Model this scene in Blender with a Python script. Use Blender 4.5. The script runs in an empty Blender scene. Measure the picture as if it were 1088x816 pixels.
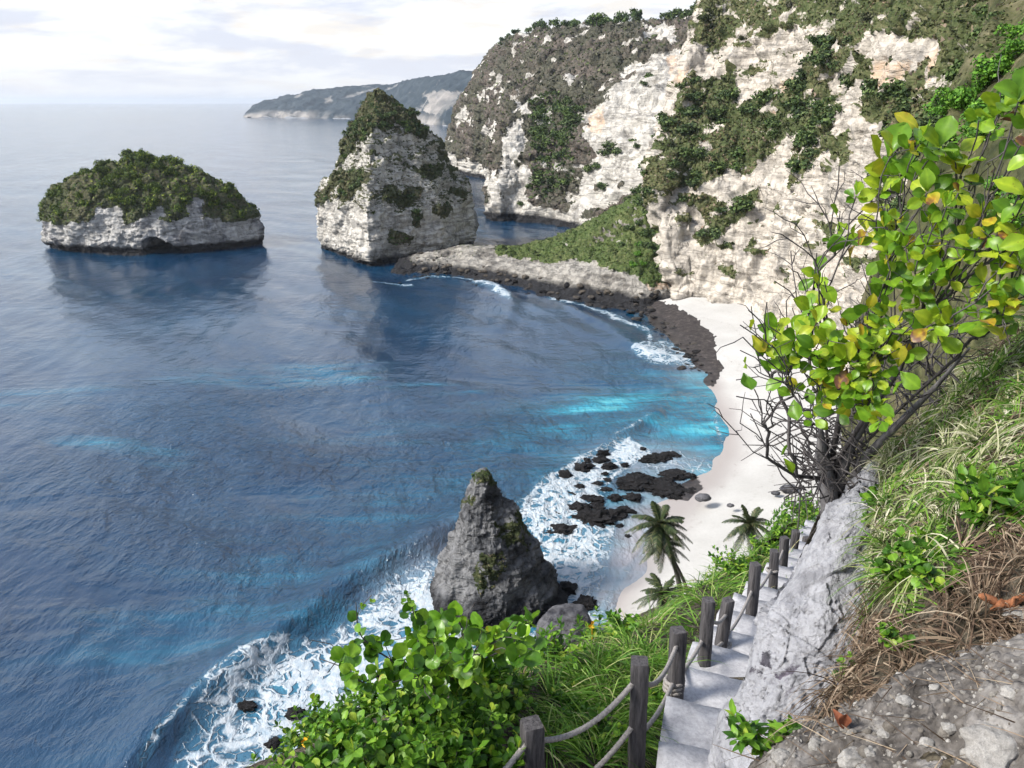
import bpy, math, random
import numpy as np
from mathutils import Vector

rng = np.random.default_rng(7)
random.seed(7)
S = bpy.context.scene
COL = S.collection
R_ = math.radians

# ----------------------------------------------------------------------------
# camera model (photo 1088 x 816): used to turn a place seen in the photograph
# plus its distance into a point of the world
# ----------------------------------------------------------------------------
H = 50.0
FPX = 838.0
PITCH = R_(19.7)
CP, SP = math.cos(PITCH), math.sin(PITCH)


def at(px, py, t):
    u = (px - 544.0) / FPX
    v = (py - 408.0) / FPX
    return np.array([u * t, (CP - v * SP) * t, H - (SP + v * CP) * t])


def tz(py, z=0.0):
    """depth at which the pixel row meets height z"""
    v = (py - 408.0) / FPX
    return (H - z) / (SP + v * CP)


def gz(px, py, z=0.0):
    return at(px, py, tz(py, z))


def proj(P):
    x, y, z = P[:, 0], P[:, 1], P[:, 2] - H
    t = y * CP - z * SP
    v = (-z * CP - y * SP)
    t = np.where(np.abs(t) < 1e-3, 1e-3, t)
    return 544 + FPX * x / t, 408 + FPX * v / t


# ----------------------------------------------------------------------------
# numpy noise
# ----------------------------------------------------------------------------
_perm = np.random.default_rng(3).permutation(256)
_perm = np.concatenate([_perm, _perm, _perm])
_g = np.random.default_rng(4).normal(size=(256, 3))
_g /= np.linalg.norm(_g, axis=1)[:, None]


def perlin(p):
    p = np.asarray(p, float)
    i = np.floor(p).astype(int)
    f = p - i
    w = f * f * f * (f * (f * 6 - 15) + 10)
    ix, iy, iz = i[:, 0] & 255, i[:, 1] & 255, i[:, 2] & 255
    out = np.zeros(len(p))
    for dx in (0, 1):
        wx = w[:, 0] if dx else 1 - w[:, 0]
        for dy in (0, 1):
            wy = w[:, 1] if dy else 1 - w[:, 1]
            for dz in (0, 1):
                wz = w[:, 2] if dz else 1 - w[:, 2]
                h = _perm[_perm[_perm[(ix + dx) & 255] + ((iy + dy) & 255)] + ((iz + dz) & 255)]
                g = _g[h]
                out += wx * wy * wz * (g[:, 0] * (f[:, 0] - dx) + g[:, 1] * (f[:, 1] - dy) + g[:, 2] * (f[:, 2] - dz))
    return out * 1.5


def fbm(p, octv=4, gain=0.5, ridged=False):
    p = np.asarray(p, float).copy()
    a, s = 1.0, 0.0
    tot = 0.0
    for k in range(octv):
        n = perlin(p + 17.3 * k)
        if ridged:
            n = 1 - 2 * np.abs(n)
        s = s + a * n
        tot += a
        a *= gain
        p = p * 2.03
    return s / tot


def facets(P, size, seed=0):
    """broken planes: every cell of a jittered lattice gets its own tilt and step"""
    q_ = np.asarray(P) / size + seed * 7.31
    i = np.floor(q_).astype(int)
    best = np.full(len(q_), 1e9)
    out = np.zeros(len(q_))
    for dx in (-1, 0, 1):
        for dy in (-1, 0, 1):
            for dz in (-1, 0, 1):
                c = i + np.array([dx, dy, dz])
                h = _perm[_perm[_perm[c[:, 0] & 255] + (c[:, 1] & 255)] + (c[:, 2] & 255)]
                g, g2 = _g[h], _g[(h + 77) & 255]
                d = q_ - (c + .5 + .5 * g)
                dd = (d * d).sum(1)
                m = dd < best
                best = np.where(m, dd, best)
                out = np.where(m, (d * g2).sum(1) * 1.3 + g2[:, 0] * .55, out)
    return out


def smooth(a, b, x):
    t = np.clip((x - a) / (b - a), 0, 1)
    return t * t * (3 - 2 * t)


# ----------------------------------------------------------------------------
# mesh helpers
# ----------------------------------------------------------------------------
def mesh_from(name, V, Q=None, T=None, mat=None, attrs=None, shade=True):
    V = np.asarray(V, np.float32)
    me = bpy.data.meshes.new(name)
    loops, starts = [], []
    n = 0
    if Q is not None and len(Q):
        Q = np.asarray(Q, np.int32)
        loops.append(Q.ravel())
        starts.append(np.arange(len(Q)) * 4 + n)
        n += Q.size
    if T is not None and len(T):
        T = np.asarray(T, np.int32)
        loops.append(T.ravel())
        starts.append(np.arange(len(T)) * 3 + n)
        n += T.size
    loops = np.concatenate(loops)
    starts = np.concatenate(starts).astype(np.int32)
    me.vertices.add(len(V))
    me.vertices.foreach_set('co', V.ravel())
    me.loops.add(len(loops))
    me.loops.foreach_set('vertex_index', loops.astype(np.int32))
    me.polygons.add(len(starts))
    me.polygons.foreach_set('loop_start', starts)
    me.update(calc_edges=True)
    me.validate()
    if shade:
        me.polygons.foreach_set('use_smooth', np.ones(len(me.polygons), bool))
    if attrs:
        for k, a in attrs.items():
            at_ = me.attributes.new(k, 'FLOAT', 'POINT')
            at_.data.foreach_set('value', np.asarray(a, np.float32))
    if mat is not None:
        me.materials.append(mat)
    return me


def obj(name, me, parent=None, loc=None):
    o = bpy.data.objects.new(name, me)
    COL.objects.link(o)
    if parent is not None:
        o.parent = parent
    if loc is not None:
        o.location = loc
    return o


def tag(o, label, cat, group=None):
    o['label'] = label
    o['category'] = cat
    if group:
        o['group'] = group
    return o


def empty(name, loc):
    o = bpy.data.objects.new(name, None)
    o.empty_display_size = 0.2
    COL.objects.link(o)
    o.location = loc
    return o


def copy_tree(o, loc, rot, sc):
    c = o.copy()
    COL.objects.link(c)
    for ch in list(o.children):
        d = ch.copy()
        COL.objects.link(d)
        d.parent = c
    c.location = loc
    c.rotation_euler = rot
    c.scale = sc
    return c


class MB:
    def __init__(s):
        s.V, s.Q, s.T, s.n = [], [], [], 0
        s.A = []

    def add(s, V, Q=None, T=None, a=0.0):
        V = np.asarray(V, float)
        s.V.append(V)
        s.A.append(np.full(len(V), a) if np.isscalar(a) else a)
        if Q is not None and len(Q):
            s.Q.append(np.asarray(Q) + s.n)
        if T is not None and len(T):
            s.T.append(np.asarray(T) + s.n)
        s.n += len(V)

    def mesh(s, name, mat, shade=True, org=None):
        V = np.concatenate(s.V)
        if org is not None:
            V = V - np.asarray(org)
        return mesh_from(name, V, np.concatenate(s.Q) if s.Q else None, np.concatenate(s.T) if s.T else None,
                         mat, {'tint': np.concatenate(s.A)}, shade)


def cr_weights(n_ctrl, n_out):
    u = np.linspace(0, n_ctrl - 1, n_out)
    i = np.minimum(u.astype(int), n_ctrl - 2)
    f = u - i
    W = np.zeros((n_out, n_ctrl))
    c = [-.5 * f + f**2 - .5 * f**3, 1 - 2.5 * f**2 + 1.5 * f**3, .5 * f + 2 * f**2 - 1.5 * f**3, -.5 * f**2 + .5 * f**3]
    for k in range(4):
        j = i + k - 1
        lo = j < 0
        hi = j > n_ctrl - 1
        mid = ~(lo | hi)
        idx = np.arange(n_out)
        np.add.at(W, (idx[mid], j[mid]), c[k][mid])
        np.add.at(W, (idx[lo], np.zeros(lo.sum(), int)), 2 * c[k][lo])
        np.add.at(W, (idx[lo], np.ones(lo.sum(), int)), -c[k][lo])
        np.add.at(W, (idx[hi], np.full(hi.sum(), n_ctrl - 1)), 2 * c[k][hi])
        np.add.at(W, (idx[hi], np.full(hi.sum(), n_ctrl - 2)), -c[k][hi])
    return W


def grid_quads(nr, nc, wrap=False):
    r = np.arange(nr - 1)[:, None]
    c = np.arange(nc if wrap else nc - 1)[None, :]
    c2 = (c + 1) % nc
    a = r * nc + c
    b = r * nc + c2
    return np.stack([a, b, b + nc, a + nc], -1).reshape(-1, 4)


def grid_normals(G, wrap=False):
    du = np.gradient(G, axis=0)
    if wrap:
        dv = np.roll(G, -1, 1) - np.roll(G, 1, 1)
    else:
        dv = np.gradient(G, axis=1)
    n = np.cross(du, dv)
    n /= np.linalg.norm(n, axis=2)[:, :, None] + 1e-9
    return n


def lattice(cols, nr, nc):
    """cols: list of columns, each a list of (px,py,t) or world points; returns grid [nr,nc,3]"""
    C = np.array([[p if isinstance(p, np.ndarray) else at(*p) for p in c] for c in cols])  # [cols, rows, 3]
    Wc = cr_weights(C.shape[0], nc)
    Wr = cr_weights(C.shape[1], nr)
    return np.einsum('ri,ci,...->rc...' if False else 'rk,cj,jkd->rcd', Wr, Wc, C)


class Surf:
    """a displaced grid, kept for planting things on it"""

    def __init__(s, G, wrap=False, face_cam=True):
        s.G = G
        s.wrap = wrap
        s.flip = False
        n = grid_normals(G, wrap)
        if face_cam:
            d = np.array([0, 0, H]) - G
            if (n * d).sum(2).mean() < 0:
                s.flip = True
        s.attrs = {}

    def normals(s):
        n = grid_normals(s.G, s.wrap)
        return -n if s.flip else n

    def displace(s, h, direction=None):
        n = s.normals() if direction is None else direction
        s.G = s.G + n * h.reshape(s.G.shape[0], s.G.shape[1], 1)

    @property
    def P(s):
        return s.G.reshape(-1, 3)

    def quads(s):
        q = grid_quads(s.G.shape[0], s.G.shape[1], s.wrap)
        return q[:, ::-1] if s.flip else q

    def mesh(s, name, mat, org=None):
        P = s.P if org is None else s.P - np.asarray(org)
        return mesh_from(name, P, s.quads(), None, mat, s.attrs)

    def sample(s, n, weight=None, r=None):
        r = r or rng
        q = s.quads()
        P = s.P
        a, b, c, d = P[q[:, 0]], P[q[:, 1]], P[q[:, 2]], P[q[:, 3]]
        N = np.cross(c - a, d - b)
        area = np.linalg.norm(N, axis=1) * .5
        N = N / (np.linalg.norm(N, axis=1)[:, None] + 1e-9)
        w = area.copy()
        if weight is not None:
            w = w * weight[q].mean(1)
        if w.sum() <= 0:
            return np.zeros((0, 3)), np.zeros((0, 3))
        k = r.choice(len(q), n, p=w / w.sum())
        u, v = r.random((n, 1)), r.random((n, 1))
        X = a[k] * (1 - u) * (1 - v) + b[k] * u * (1 - v) + c[k] * u * v + d[k] * (1 - u) * v
        return X, N[k]


def in_poly(x, y, poly):
    poly = np.asarray(poly, float)
    inside = np.zeros(len(x), bool)
    n = len(poly)
    j = n - 1
    for i in range(n):
        xi, yi = poly[i]
        xj, yj = poly[j]
        c = ((yi > y) != (yj > y)) & (x < (xj - xi) * (y - yi) / (yj - yi + 1e-12) + xi)
        inside ^= c
        j = i
    return inside


def masks(P, polys, warp=6.0, scale=4.0):
    """share of the region polygons, with ragged edges"""
    px, py = proj(P)
    wx = fbm(P / scale, 3) * warp
    wy = fbm(P / scale + 40, 3) * warp
    m = np.zeros(len(P))
    for p in polys:
        m = np.maximum(m, in_poly(px + wx, py + wy, p).astype(float))
    return m


def seg_dist(x, y, pts):
    d = np.full(len(x), 1e9)
    for (ax, ay), (bx, by) in zip(pts[:-1], pts[1:]):
        vx, vy = bx - ax, by - ay
        t = np.clip(((x - ax) * vx + (y - ay) * vy) / (vx * vx + vy * vy), 0, 1)
        d = np.minimum(d, np.hypot(x - ax - t * vx, y - ay - t * vy))
    return d


def unit(v):
    v = np.asarray(v, float)
    return v / (np.linalg.norm(v, axis=-1, keepdims=True) + 1e-9)


def tube(mb, pts, rad, sides=6, lobes=0, twist=0.0, a=0.0):
    pts = np.asarray(pts, float)
    n = len(pts)
    rad = np.full(n, rad) if np.isscalar(rad) else np.asarray(rad)
    T = unit(np.gradient(pts, axis=0))
    ref = np.array([0.3, 0.2, 0.93]) if abs(T[:, 2]).mean() < .9 else np.array([1., .1, 0])
    U = unit(np.cross(T, ref))
    W = np.cross(T, U)
    ang = np.linspace(0, 2 * math.pi, sides, endpoint=False)[None, :]
    rr = np.ones((n, sides))
    if lobes:
        L = np.concatenate([[0], np.cumsum(np.linalg.norm(np.diff(pts, axis=0), axis=1))])[:, None]
        rr = 1 + .28 * np.abs(np.cos(lobes * (ang - L * twist) / 2)) - .2
    X = pts[:, None, :] + (rad[:, None] * rr)[:, :, None] * (np.cos(ang)[:, :, None] * U[:, None, :] + np.sin(ang)[:, :, None] * W[:, None, :])
    mb.add(X.reshape(-1, 3), grid_quads(n, sides, True), a=a)
    # close the ends
    mb.add(np.vstack([X[0], pts[:1] - T[:1] * rad[0] * .3]), None, [[(k + 1) % sides, k, sides] for k in range(sides)], a=a)
    mb.add(np.vstack([X[-1], pts[-1:] + T[-1:] * rad[-1] * .3]), None, [[k, (k + 1) % sides, sides] for k in range(sides)], a=a)


# ----------------------------------------------------------------------------
# materials
# ----------------------------------------------------------------------------
class NT:
    def __init__(s, name):
        s.m = bpy.data.materials.new(name)
        s.m.use_nodes = True
        s.t = s.m.node_tree
        s.t.nodes.clear()
        s.out = s.n('ShaderNodeOutputMaterial')

    def n(s, typ, **kw):
        nd = s.t.nodes.new(typ)
        for k, v in kw.items():
            setattr(nd, k, v)
        return nd

    def l(s, a, b):
        s.t.links.new(a, b)

    def setin(s, sock, v):
        if hasattr(v, 'is_output') or isinstance(v, bpy.types.NodeSocket):
            s.l(v, sock)
        else:
            sock.default_value = v

    def pos(s):
        return s.n('ShaderNodeNewGeometry').outputs['Position']

    def objpos(s):
        return s.n('ShaderNodeTexCoord').outputs['Object']

    def mapping(s, vec, scale, rot=(0, 0, 0), loc=(0, 0, 0)):
        m = s.n('ShaderNodeMapping')
        s.l(vec, m.inputs[0])
        m.inputs['Scale'].default_value = scale
        m.inputs['Rotation'].default_value = rot
        m.inputs['Location'].default_value = loc
        return m.outputs[0]

    def noise(s, vec, scale=1.0, detail=5, rough=.55, dist=0.0, color=False):
        nd = s.n('ShaderNodeTexNoise')
        s.l(vec, nd.inputs['Vector'])
        nd.inputs['Scale'].default_value = scale
        nd.inputs['Detail'].default_value = detail
        nd.inputs['Roughness'].default_value = rough
        nd.inputs['Distortion'].default_value = dist
        return nd.outputs['Color' if color else 'Fac']

    def voro(s, vec, scale, feature='F1'):
        nd = s.n('ShaderNodeTexVoronoi', feature=feature)
        s.l(vec, nd.inputs['Vector'])
        nd.inputs['Scale'].default_value = scale
        return nd.outputs['Distance']

    def ramp(s, fac, stops, interp='LINEAR'):
        nd = s.n('ShaderNodeValToRGB')
        nd.color_ramp.interpolation = interp
        el = nd.color_ramp.elements
        while len(el) > 1:
            el.remove(el[-1])
        for k, (p, c) in enumerate(stops):
            if np.isscalar(c):
                c = (c, c, c)
            e = el[0] if k == 0 else el.new(p)
            e.position = p
            e.color = (*c, 1)
        s.l(fac, nd.inputs[0])
        return nd.outputs[0]

    def mix(s, fac, a, b, mode='MIX'):
        nd = s.n('ShaderNodeMix', data_type='RGBA', blend_type=mode)
        s.setin(nd.inputs[0], fac)
        for sock, v in ((nd.inputs[6], a), (nd.inputs[7], b)):
            if isinstance(v, tuple):
                v = (*v, 1) if len(v) == 3 else v
            s.setin(sock, v)
        return nd.outputs[2]

    def math(s, op, a, b=0.0, clamp=False):
        nd = s.n('ShaderNodeMath', operation=op, use_clamp=clamp)
        s.setin(nd.inputs[0], a)
        s.setin(nd.inputs[1], b)
        return nd.outputs[0]

    def maprange(s, v, a, b, c=0.0, d=1.0, smoothstep=False):
        nd = s.n('ShaderNodeMapRange')
        nd.clamp = True
        if smoothstep:
            nd.interpolation_type = 'SMOOTHSTEP'
        s.l(v, nd.inputs[0])
        for k, q in zip((1, 2, 3, 4), (a, b, c, d)):
            s.setin(nd.inputs[k], q)
        return nd.outputs[0]

    def attr(s, name):
        nd = s.n('ShaderNodeAttribute')
        nd.attribute_name = name
        return nd.outputs['Fac']

    def bump(s, h, strength=.5, dist=.1, normal=None):
        nd = s.n('ShaderNodeBump')
        s.l(h, nd.inputs['Height'])
        nd.inputs['Strength'].default_value = strength
        nd.inputs['Distance'].default_value = dist
        if normal is not None:
            s.l(normal, nd.inputs['Normal'])
        return nd.outputs[0]

    def bsdf(s, color, rough=.8, normal=None, spec=.3, link=True):
        b = s.n('ShaderNodeBsdfPrincipled')
        s.setin(b.inputs['Base Color'], (*color, 1) if isinstance(color, tuple) else color)
        s.setin(b.inputs['Roughness'], rough)
        s.setin(b.inputs['Specular IOR Level'], spec)
        if normal is not None:
            s.l(normal, b.inputs['Normal'])
        if link:
            s.l(b.outputs[0], s.out.inputs[0])
        return b


def rock_material(name, light=(.49, .445, .385), mid=(.35, .32, .28), dark=(.10, .10, .10), L=8.0, Ls=1.2, wet=1.6, streak=.5,
                  scrub=((.018, .026, .012), (.060, .072, .030), (.10, .095, .055)), ochre=(.62, .40, .24), bumpd=.5, lightness=.5, bands=.75, cracks=1.0):
    t = NT(name)
    p = t.pos()
    n1 = t.noise(p, 1 / L, 9, .62)
    lo = .50 - .22 * lightness
    base = t.ramp(n1, [(lo - .08, dark), (lo, mid), (lo + .09, light), (.75, tuple(min(.8, c * 1.12) for c in light))])
    # bedding planes
    warp = t.noise(p, 1 / (L * 1.5), 3, .5, color=True)
    pw = t.mix(.06, p, warp, 'ADD')
    st = t.noise(t.mapping(pw, (.06 / Ls, .06 / Ls, 1 / Ls)), 1.0, 7, .6)
    stm = t.ramp(st, [(.32, .52), (.44, .92), (.55, 1.0), (.70, .88)])
    base = t.mix(bands, base, stm, 'MULTIPLY')
    fine = t.noise(p, 5.5 / L, 8, .7)
    base = t.mix(.65, base, t.ramp(fine, [(.33, .50), (.5, 1.0), (.7, 1.08)]), 'MULTIPLY')
    # open bedding joints and cracks
    jn = t.noise(t.mapping(pw, (.10 / Ls, .10 / Ls, .55 / Ls)), 1.0, 5, .6)
    ja = t.math('ABSOLUTE', t.math('SUBTRACT', jn, .5))
    base = t.mix(.55 * cracks, base, t.ramp(ja, [(.0, .30), (.012, .55), (.035, 1.0)]), 'MULTIPLY')
    kn = t.noise(t.mapping(p, (.30 / Ls, .30 / Ls, .10 / Ls)), 1.0, 6, .65)
    ka = t.math('ABSOLUTE', t.math('SUBTRACT', kn, .52))
    base = t.mix(.45 * cracks, base, t.ramp(ka, [(.0, .35), (.010, .6), (.03, 1.0)]), 'MULTIPLY')
    # running stains
    sk = t.noise(t.mapping(p, (1.6 / L * 2, 1.6 / L * 2, .14 / L * 2)), 1.0, 6, .65)
    base = t.mix(t.ramp(sk, [(.54, 0.), (.66, streak)]), base, dark)
    och = t.attr('ochre')
    base = t.mix(t.math('MULTIPLY', och, t.ramp(t.noise(p, .5, 6, .7), [(.38, .1), (.62, .6)])), base, ochre)
    # lichen and scrub rooted in the rock
    veg = t.attr('veg')
    vn = t.noise(p, 2.2 / Ls * .35, 6, .7)
    vf = t.maprange(t.math('ADD', veg, t.math('MULTIPLY', t.math('SUBTRACT', vn, .5), 1.7)), .42, .58)
    vc = t.ramp(t.noise(p, 1.6 / Ls, 5, .7), [(.30, scrub[0]), (.5, scrub[1]), (.68, scrub[2])])
    hue = t.noise(p, .10 / Ls, 4, .6)
    vc = t.mix(t.ramp(hue, [(.42, 0.), (.60, .8)]), vc, t.mix(1.0, vc, (1.5, 1.25, 1.5), 'MULTIPLY'))
    base = t.mix(vf, base, vc)
    # wet, algae covered foot
    z = t.n('ShaderNodeSeparateXYZ')
    t.l(p, z.inputs[0])
    zz = t.math('ADD', z.outputs[2], t.math('MULTIPLY', t.math('SUBTRACT', n1, .5), 4.0))
    if wet is not None:
        base = t.mix(t.maprange(zz, wet - .5, wet + 1.0, 1.0, 0.0), base, (.020, .020, .022))
    hgt = t.math('ADD', t.math('MULTIPLY', st, 1.0), t.math('ADD', t.math('MULTIPLY', fine, 1.3), t.math('MULTIPLY', n1, .6)))
    hgt = t.math('ADD', hgt, t.math('MULTIPLY', t.math('ADD', t.maprange(ja, 0, .04), t.maprange(ka, 0, .04)), .25 * cracks))
    t.bsdf(base, .88, t.bump(hgt, .9, bumpd), .2)
    return t.m


def leaf_material(name, stops, trans=.35, rough=.45, spec=.35, drift=None):
    t = NT(name)
    rnd = t.n('ShaderNodeNewGeometry').outputs['Random Per Island']
    oi = t.n('ShaderNodeObjectInfo').outputs['Random']
    n = t.noise(t.pos(), 9.0 if trans > .2 else .35, 3, .6)
    f = t.math('ADD', rnd, t.math('MULTIPLY', t.math('SUBTRACT', n, .5), .25), True)
    col = t.ramp(f, stops)
    col = t.mix(.35, col, t.ramp(oi, [(0, .6), (1, 1.25)]), 'MULTIPLY')
    if trans > .3:
        rib = t.attr('tint')
        col = t.mix(t.maprange(rib, .72, 1.0, 0, .5), col, t.mix(1.0, col, (1.7, 1.5, 1.6), 'MULTIPLY'))
        sp = t.noise(t.pos(), 42, 3, .6)
        col = t.mix(t.ramp(sp, [(.66, 0.), (.72, .65)]), col, (.13, .07, .02))
        vein = t.noise(t.pos(), 24, 4, .6)
        col = t.mix(.5, col, t.ramp(vein, [(.3, .62), (.65, 1.15)]), 'MULTIPLY')
    if drift:
        hue = t.noise(t.pos(), drift[0], 4, .6)
        col = t.mix(t.ramp(hue, [(.40, 0.), (.60, 1.)]), col, t.mix(1.0, col, drift[1], 'MULTIPLY'))
    b = t.bsdf(col, rough, None, spec, link=False)
    tr = t.n('ShaderNodeBsdfTranslucent')
    t.l(t.mix(.5, col, (.9, 1.0, .35), 'MULTIPLY'), tr.inputs[0])
    mx = t.n('ShaderNodeMixShader')
    mx.inputs[0].default_value = trans
    t.l(b.outputs[0], mx.inputs[1])
    t.l(tr.outputs[0], mx.inputs[2])
    t.l(mx.outputs[0], t.out.inputs[0])
    return t.m


M = {}
M['cliff'] = rock_material('white_limestone', L=14, Ls=1.7, lightness=1.05, bumpd=.5, bands=.95, streak=.6, scrub=((.022, .032, .012), (.065, .085, .030), (.12, .125, .06)))
M['headland'] = rock_material('grey_limestone', L=18, Ls=2.2, light=(.52, .495, .45), lightness=1.0,
                              scrub=((.026, .028, .022), (.072, .072, .052), (.125, .118, .085)), bumpd=1.0, wet=3.0)
M['stack'] = rock_material('stack_limestone', L=11, Ls=1.2, light=(.53, .505, .46), mid=(.33, .325, .315), lightness=.85, bumpd=.6, streak=.6)
M['island'] = rock_material('island_limestone', L=9, Ls=1.4, light=(.43, .42, .40), mid=(.22, .22, .23), lightness=.5, wet=2.4, bumpd=.5, streak=.6)
M['spire'] = rock_material('dark_sea_rock', L=4.5, Ls=.8, light=(.185, .187, .192), mid=(.088, .092, .10), dark=(.018, .019, .022), lightness=.35,
                           wet=1.6, bumpd=.30, streak=.8, scrub=((.012, .018, .008), (.035, .05, .018), (.06, .07, .03)))
M['isthmus'] = rock_material('isthmus_rock', L=9, Ls=1.2, light=(.34, .32, .285), mid=(.17, .155, .135), lightness=.45, wet=2.6, bumpd=.6,
                             scrub=((.025, .040, .012), (.065, .10, .028), (.12, .14, .055)))
M['black_rock'] = rock_material('wet_black_rock', L=2.5, Ls=.6, light=(.016, .015, .016), mid=(.009, .009, .010), dark=(.004, .004, .005), wet=None, bumpd=.25, streak=.2)
M['boulder'] = rock_material('grey_blue_boulder', L=3, Ls=.7, light=(.12, .12, .13), mid=(.055, .056, .068), dark=(.014, .014, .017), wet=1.2, bumpd=.2, streak=.5,
                             scrub=((.012, .018, .008), (.035, .05, .018), (.06, .07, .03)))
M['slab'] = rock_material('weathered_grey_slab', L=.5, Ls=.12, light=(.39, .395, .425), mid=(.21, .216, .245), dark=(.028, .029, .038), wet=None, bumpd=.06,
                          streak=.4, lightness=.62, bands=.12, cracks=.25, scrub=((.025, .025, .03), (.07, .07, .082), (.13, .13, .145)))


def far_hill_material():
    t = NT('distant_hill')
    p = t.pos()
    n = t.noise(t.mapping(p, (1, 1, 3)), 1 / 160, 8, .65)
    z = t.n('ShaderNodeSeparateXYZ')
    t.l(p, z.inputs[0])
    base = t.ramp(t.noise(p, 1 / 40, 6, .7), [(.35, (.016, .028, .040)), (.6, (.045, .060, .072))])  # greens shifted to blue: some of the distance haze is put into the colour
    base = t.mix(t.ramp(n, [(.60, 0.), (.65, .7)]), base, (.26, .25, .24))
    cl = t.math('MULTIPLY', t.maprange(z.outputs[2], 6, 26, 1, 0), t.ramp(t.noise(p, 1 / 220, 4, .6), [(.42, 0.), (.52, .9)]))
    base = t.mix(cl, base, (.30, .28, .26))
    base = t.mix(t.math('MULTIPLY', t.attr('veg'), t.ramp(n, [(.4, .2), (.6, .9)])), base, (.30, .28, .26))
    t.bsdf(base, .95, None, .1)
    return t.m


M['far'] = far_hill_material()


def soil_material(name, c1, c2, c3, scale=6.0, bumpd=.03):
    t = NT(name)
    p = t.pos()
    n = t.noise(p, scale, 9, .65)
    v = t.voro(p, scale * 5)
    col = t.ramp(n, [(.35, c1), (.5, c2), (.66, c3)])
    col = t.mix(.5, col, t.ramp(v, [(.1, 1.1), (.6, .55)]), 'MULTIPLY')
    t.bsdf(col, .95, t.bump(t.math('ADD', n, t.math('MULTIPLY', v, -.6)), 1.0, bumpd), .15)
    return t.m


M['soil'] = soil_material('pale_rubble_soil', (.045, .040, .036), (.14, .128, .118), (.30, .285, .27), 7.0, .03)
M['bank'] = soil_material('dark_bank_soil', (.026, .022, .016), (.085, .072, .050), (.20, .175, .135), 9.0, .05)
M['hillside'] = soil_material('grassy_hillside', (.035, .042, .018), (.085, .088, .040), (.16, .14, .085), .35, .3)


def sand_material():
    t = NT('beach_sand')
    p = t.pos()
    n = t.noise(p, .12, 7, .6)
    f = t.noise(p, 3.0, 6, .7)
    col = t.ramp(n, [(.3, (.40, .39, .37)), (.7, (.49, .482, .462))])
    col = t.mix(.3, col, t.ramp(f, [(.3, .72), (.6, 1.0)]), 'MULTIPLY')
    sz_ = t.n('ShaderNodeSeparateXYZ')
    t.l(p, sz_.inputs[0])
    tl = t.math('ADD', sz_.outputs[2], t.math('MULTIPLY', t.noise(p, .14, 4, .6), .9))
    tw = t.math('ABSOLUTE', t.math('SUBTRACT', t.math('FRACT', t.math('MULTIPLY', tl, 1.6)), .5))
    deb = t.noise(p, 1.7, 7, .75)
    col = t.mix(t.math('MULTIPLY', t.maprange(tw, .0, .07, 1, 0), t.ramp(deb, [(.50, 0.), (.62, .5)])), col, (.16, .13, .10))
    col = t.mix(t.ramp(deb, [(.70, 0.), (.74, .5)]), col, (.13, .11, .09))
    wet = t.attr('wet')
    col = t.mix(wet, col, (.33, .30, .285))
    dk = t.attr('dark')
    dn = t.maprange(t.math('ADD', dk, t.math('MULTIPLY', t.math('SUBTRACT', t.noise(t.mapping(p, (1, .5, 1)), .55, 7, .7), .5), 1.2)), .45, .62)
    col = t.mix(dn, col, t.ramp(t.noise(p, .9, 7, .75), [(.32, (.012, .011, .012)), (.55, (.045, .038, .036)), (.75, (.13, .115, .105))]))
    t.bsdf(col, t.maprange(wet, 0, 1, .95, .35), t.bump(f, .4, .06), .3)
    return t.m


M['sand'] = sand_material()


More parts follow.
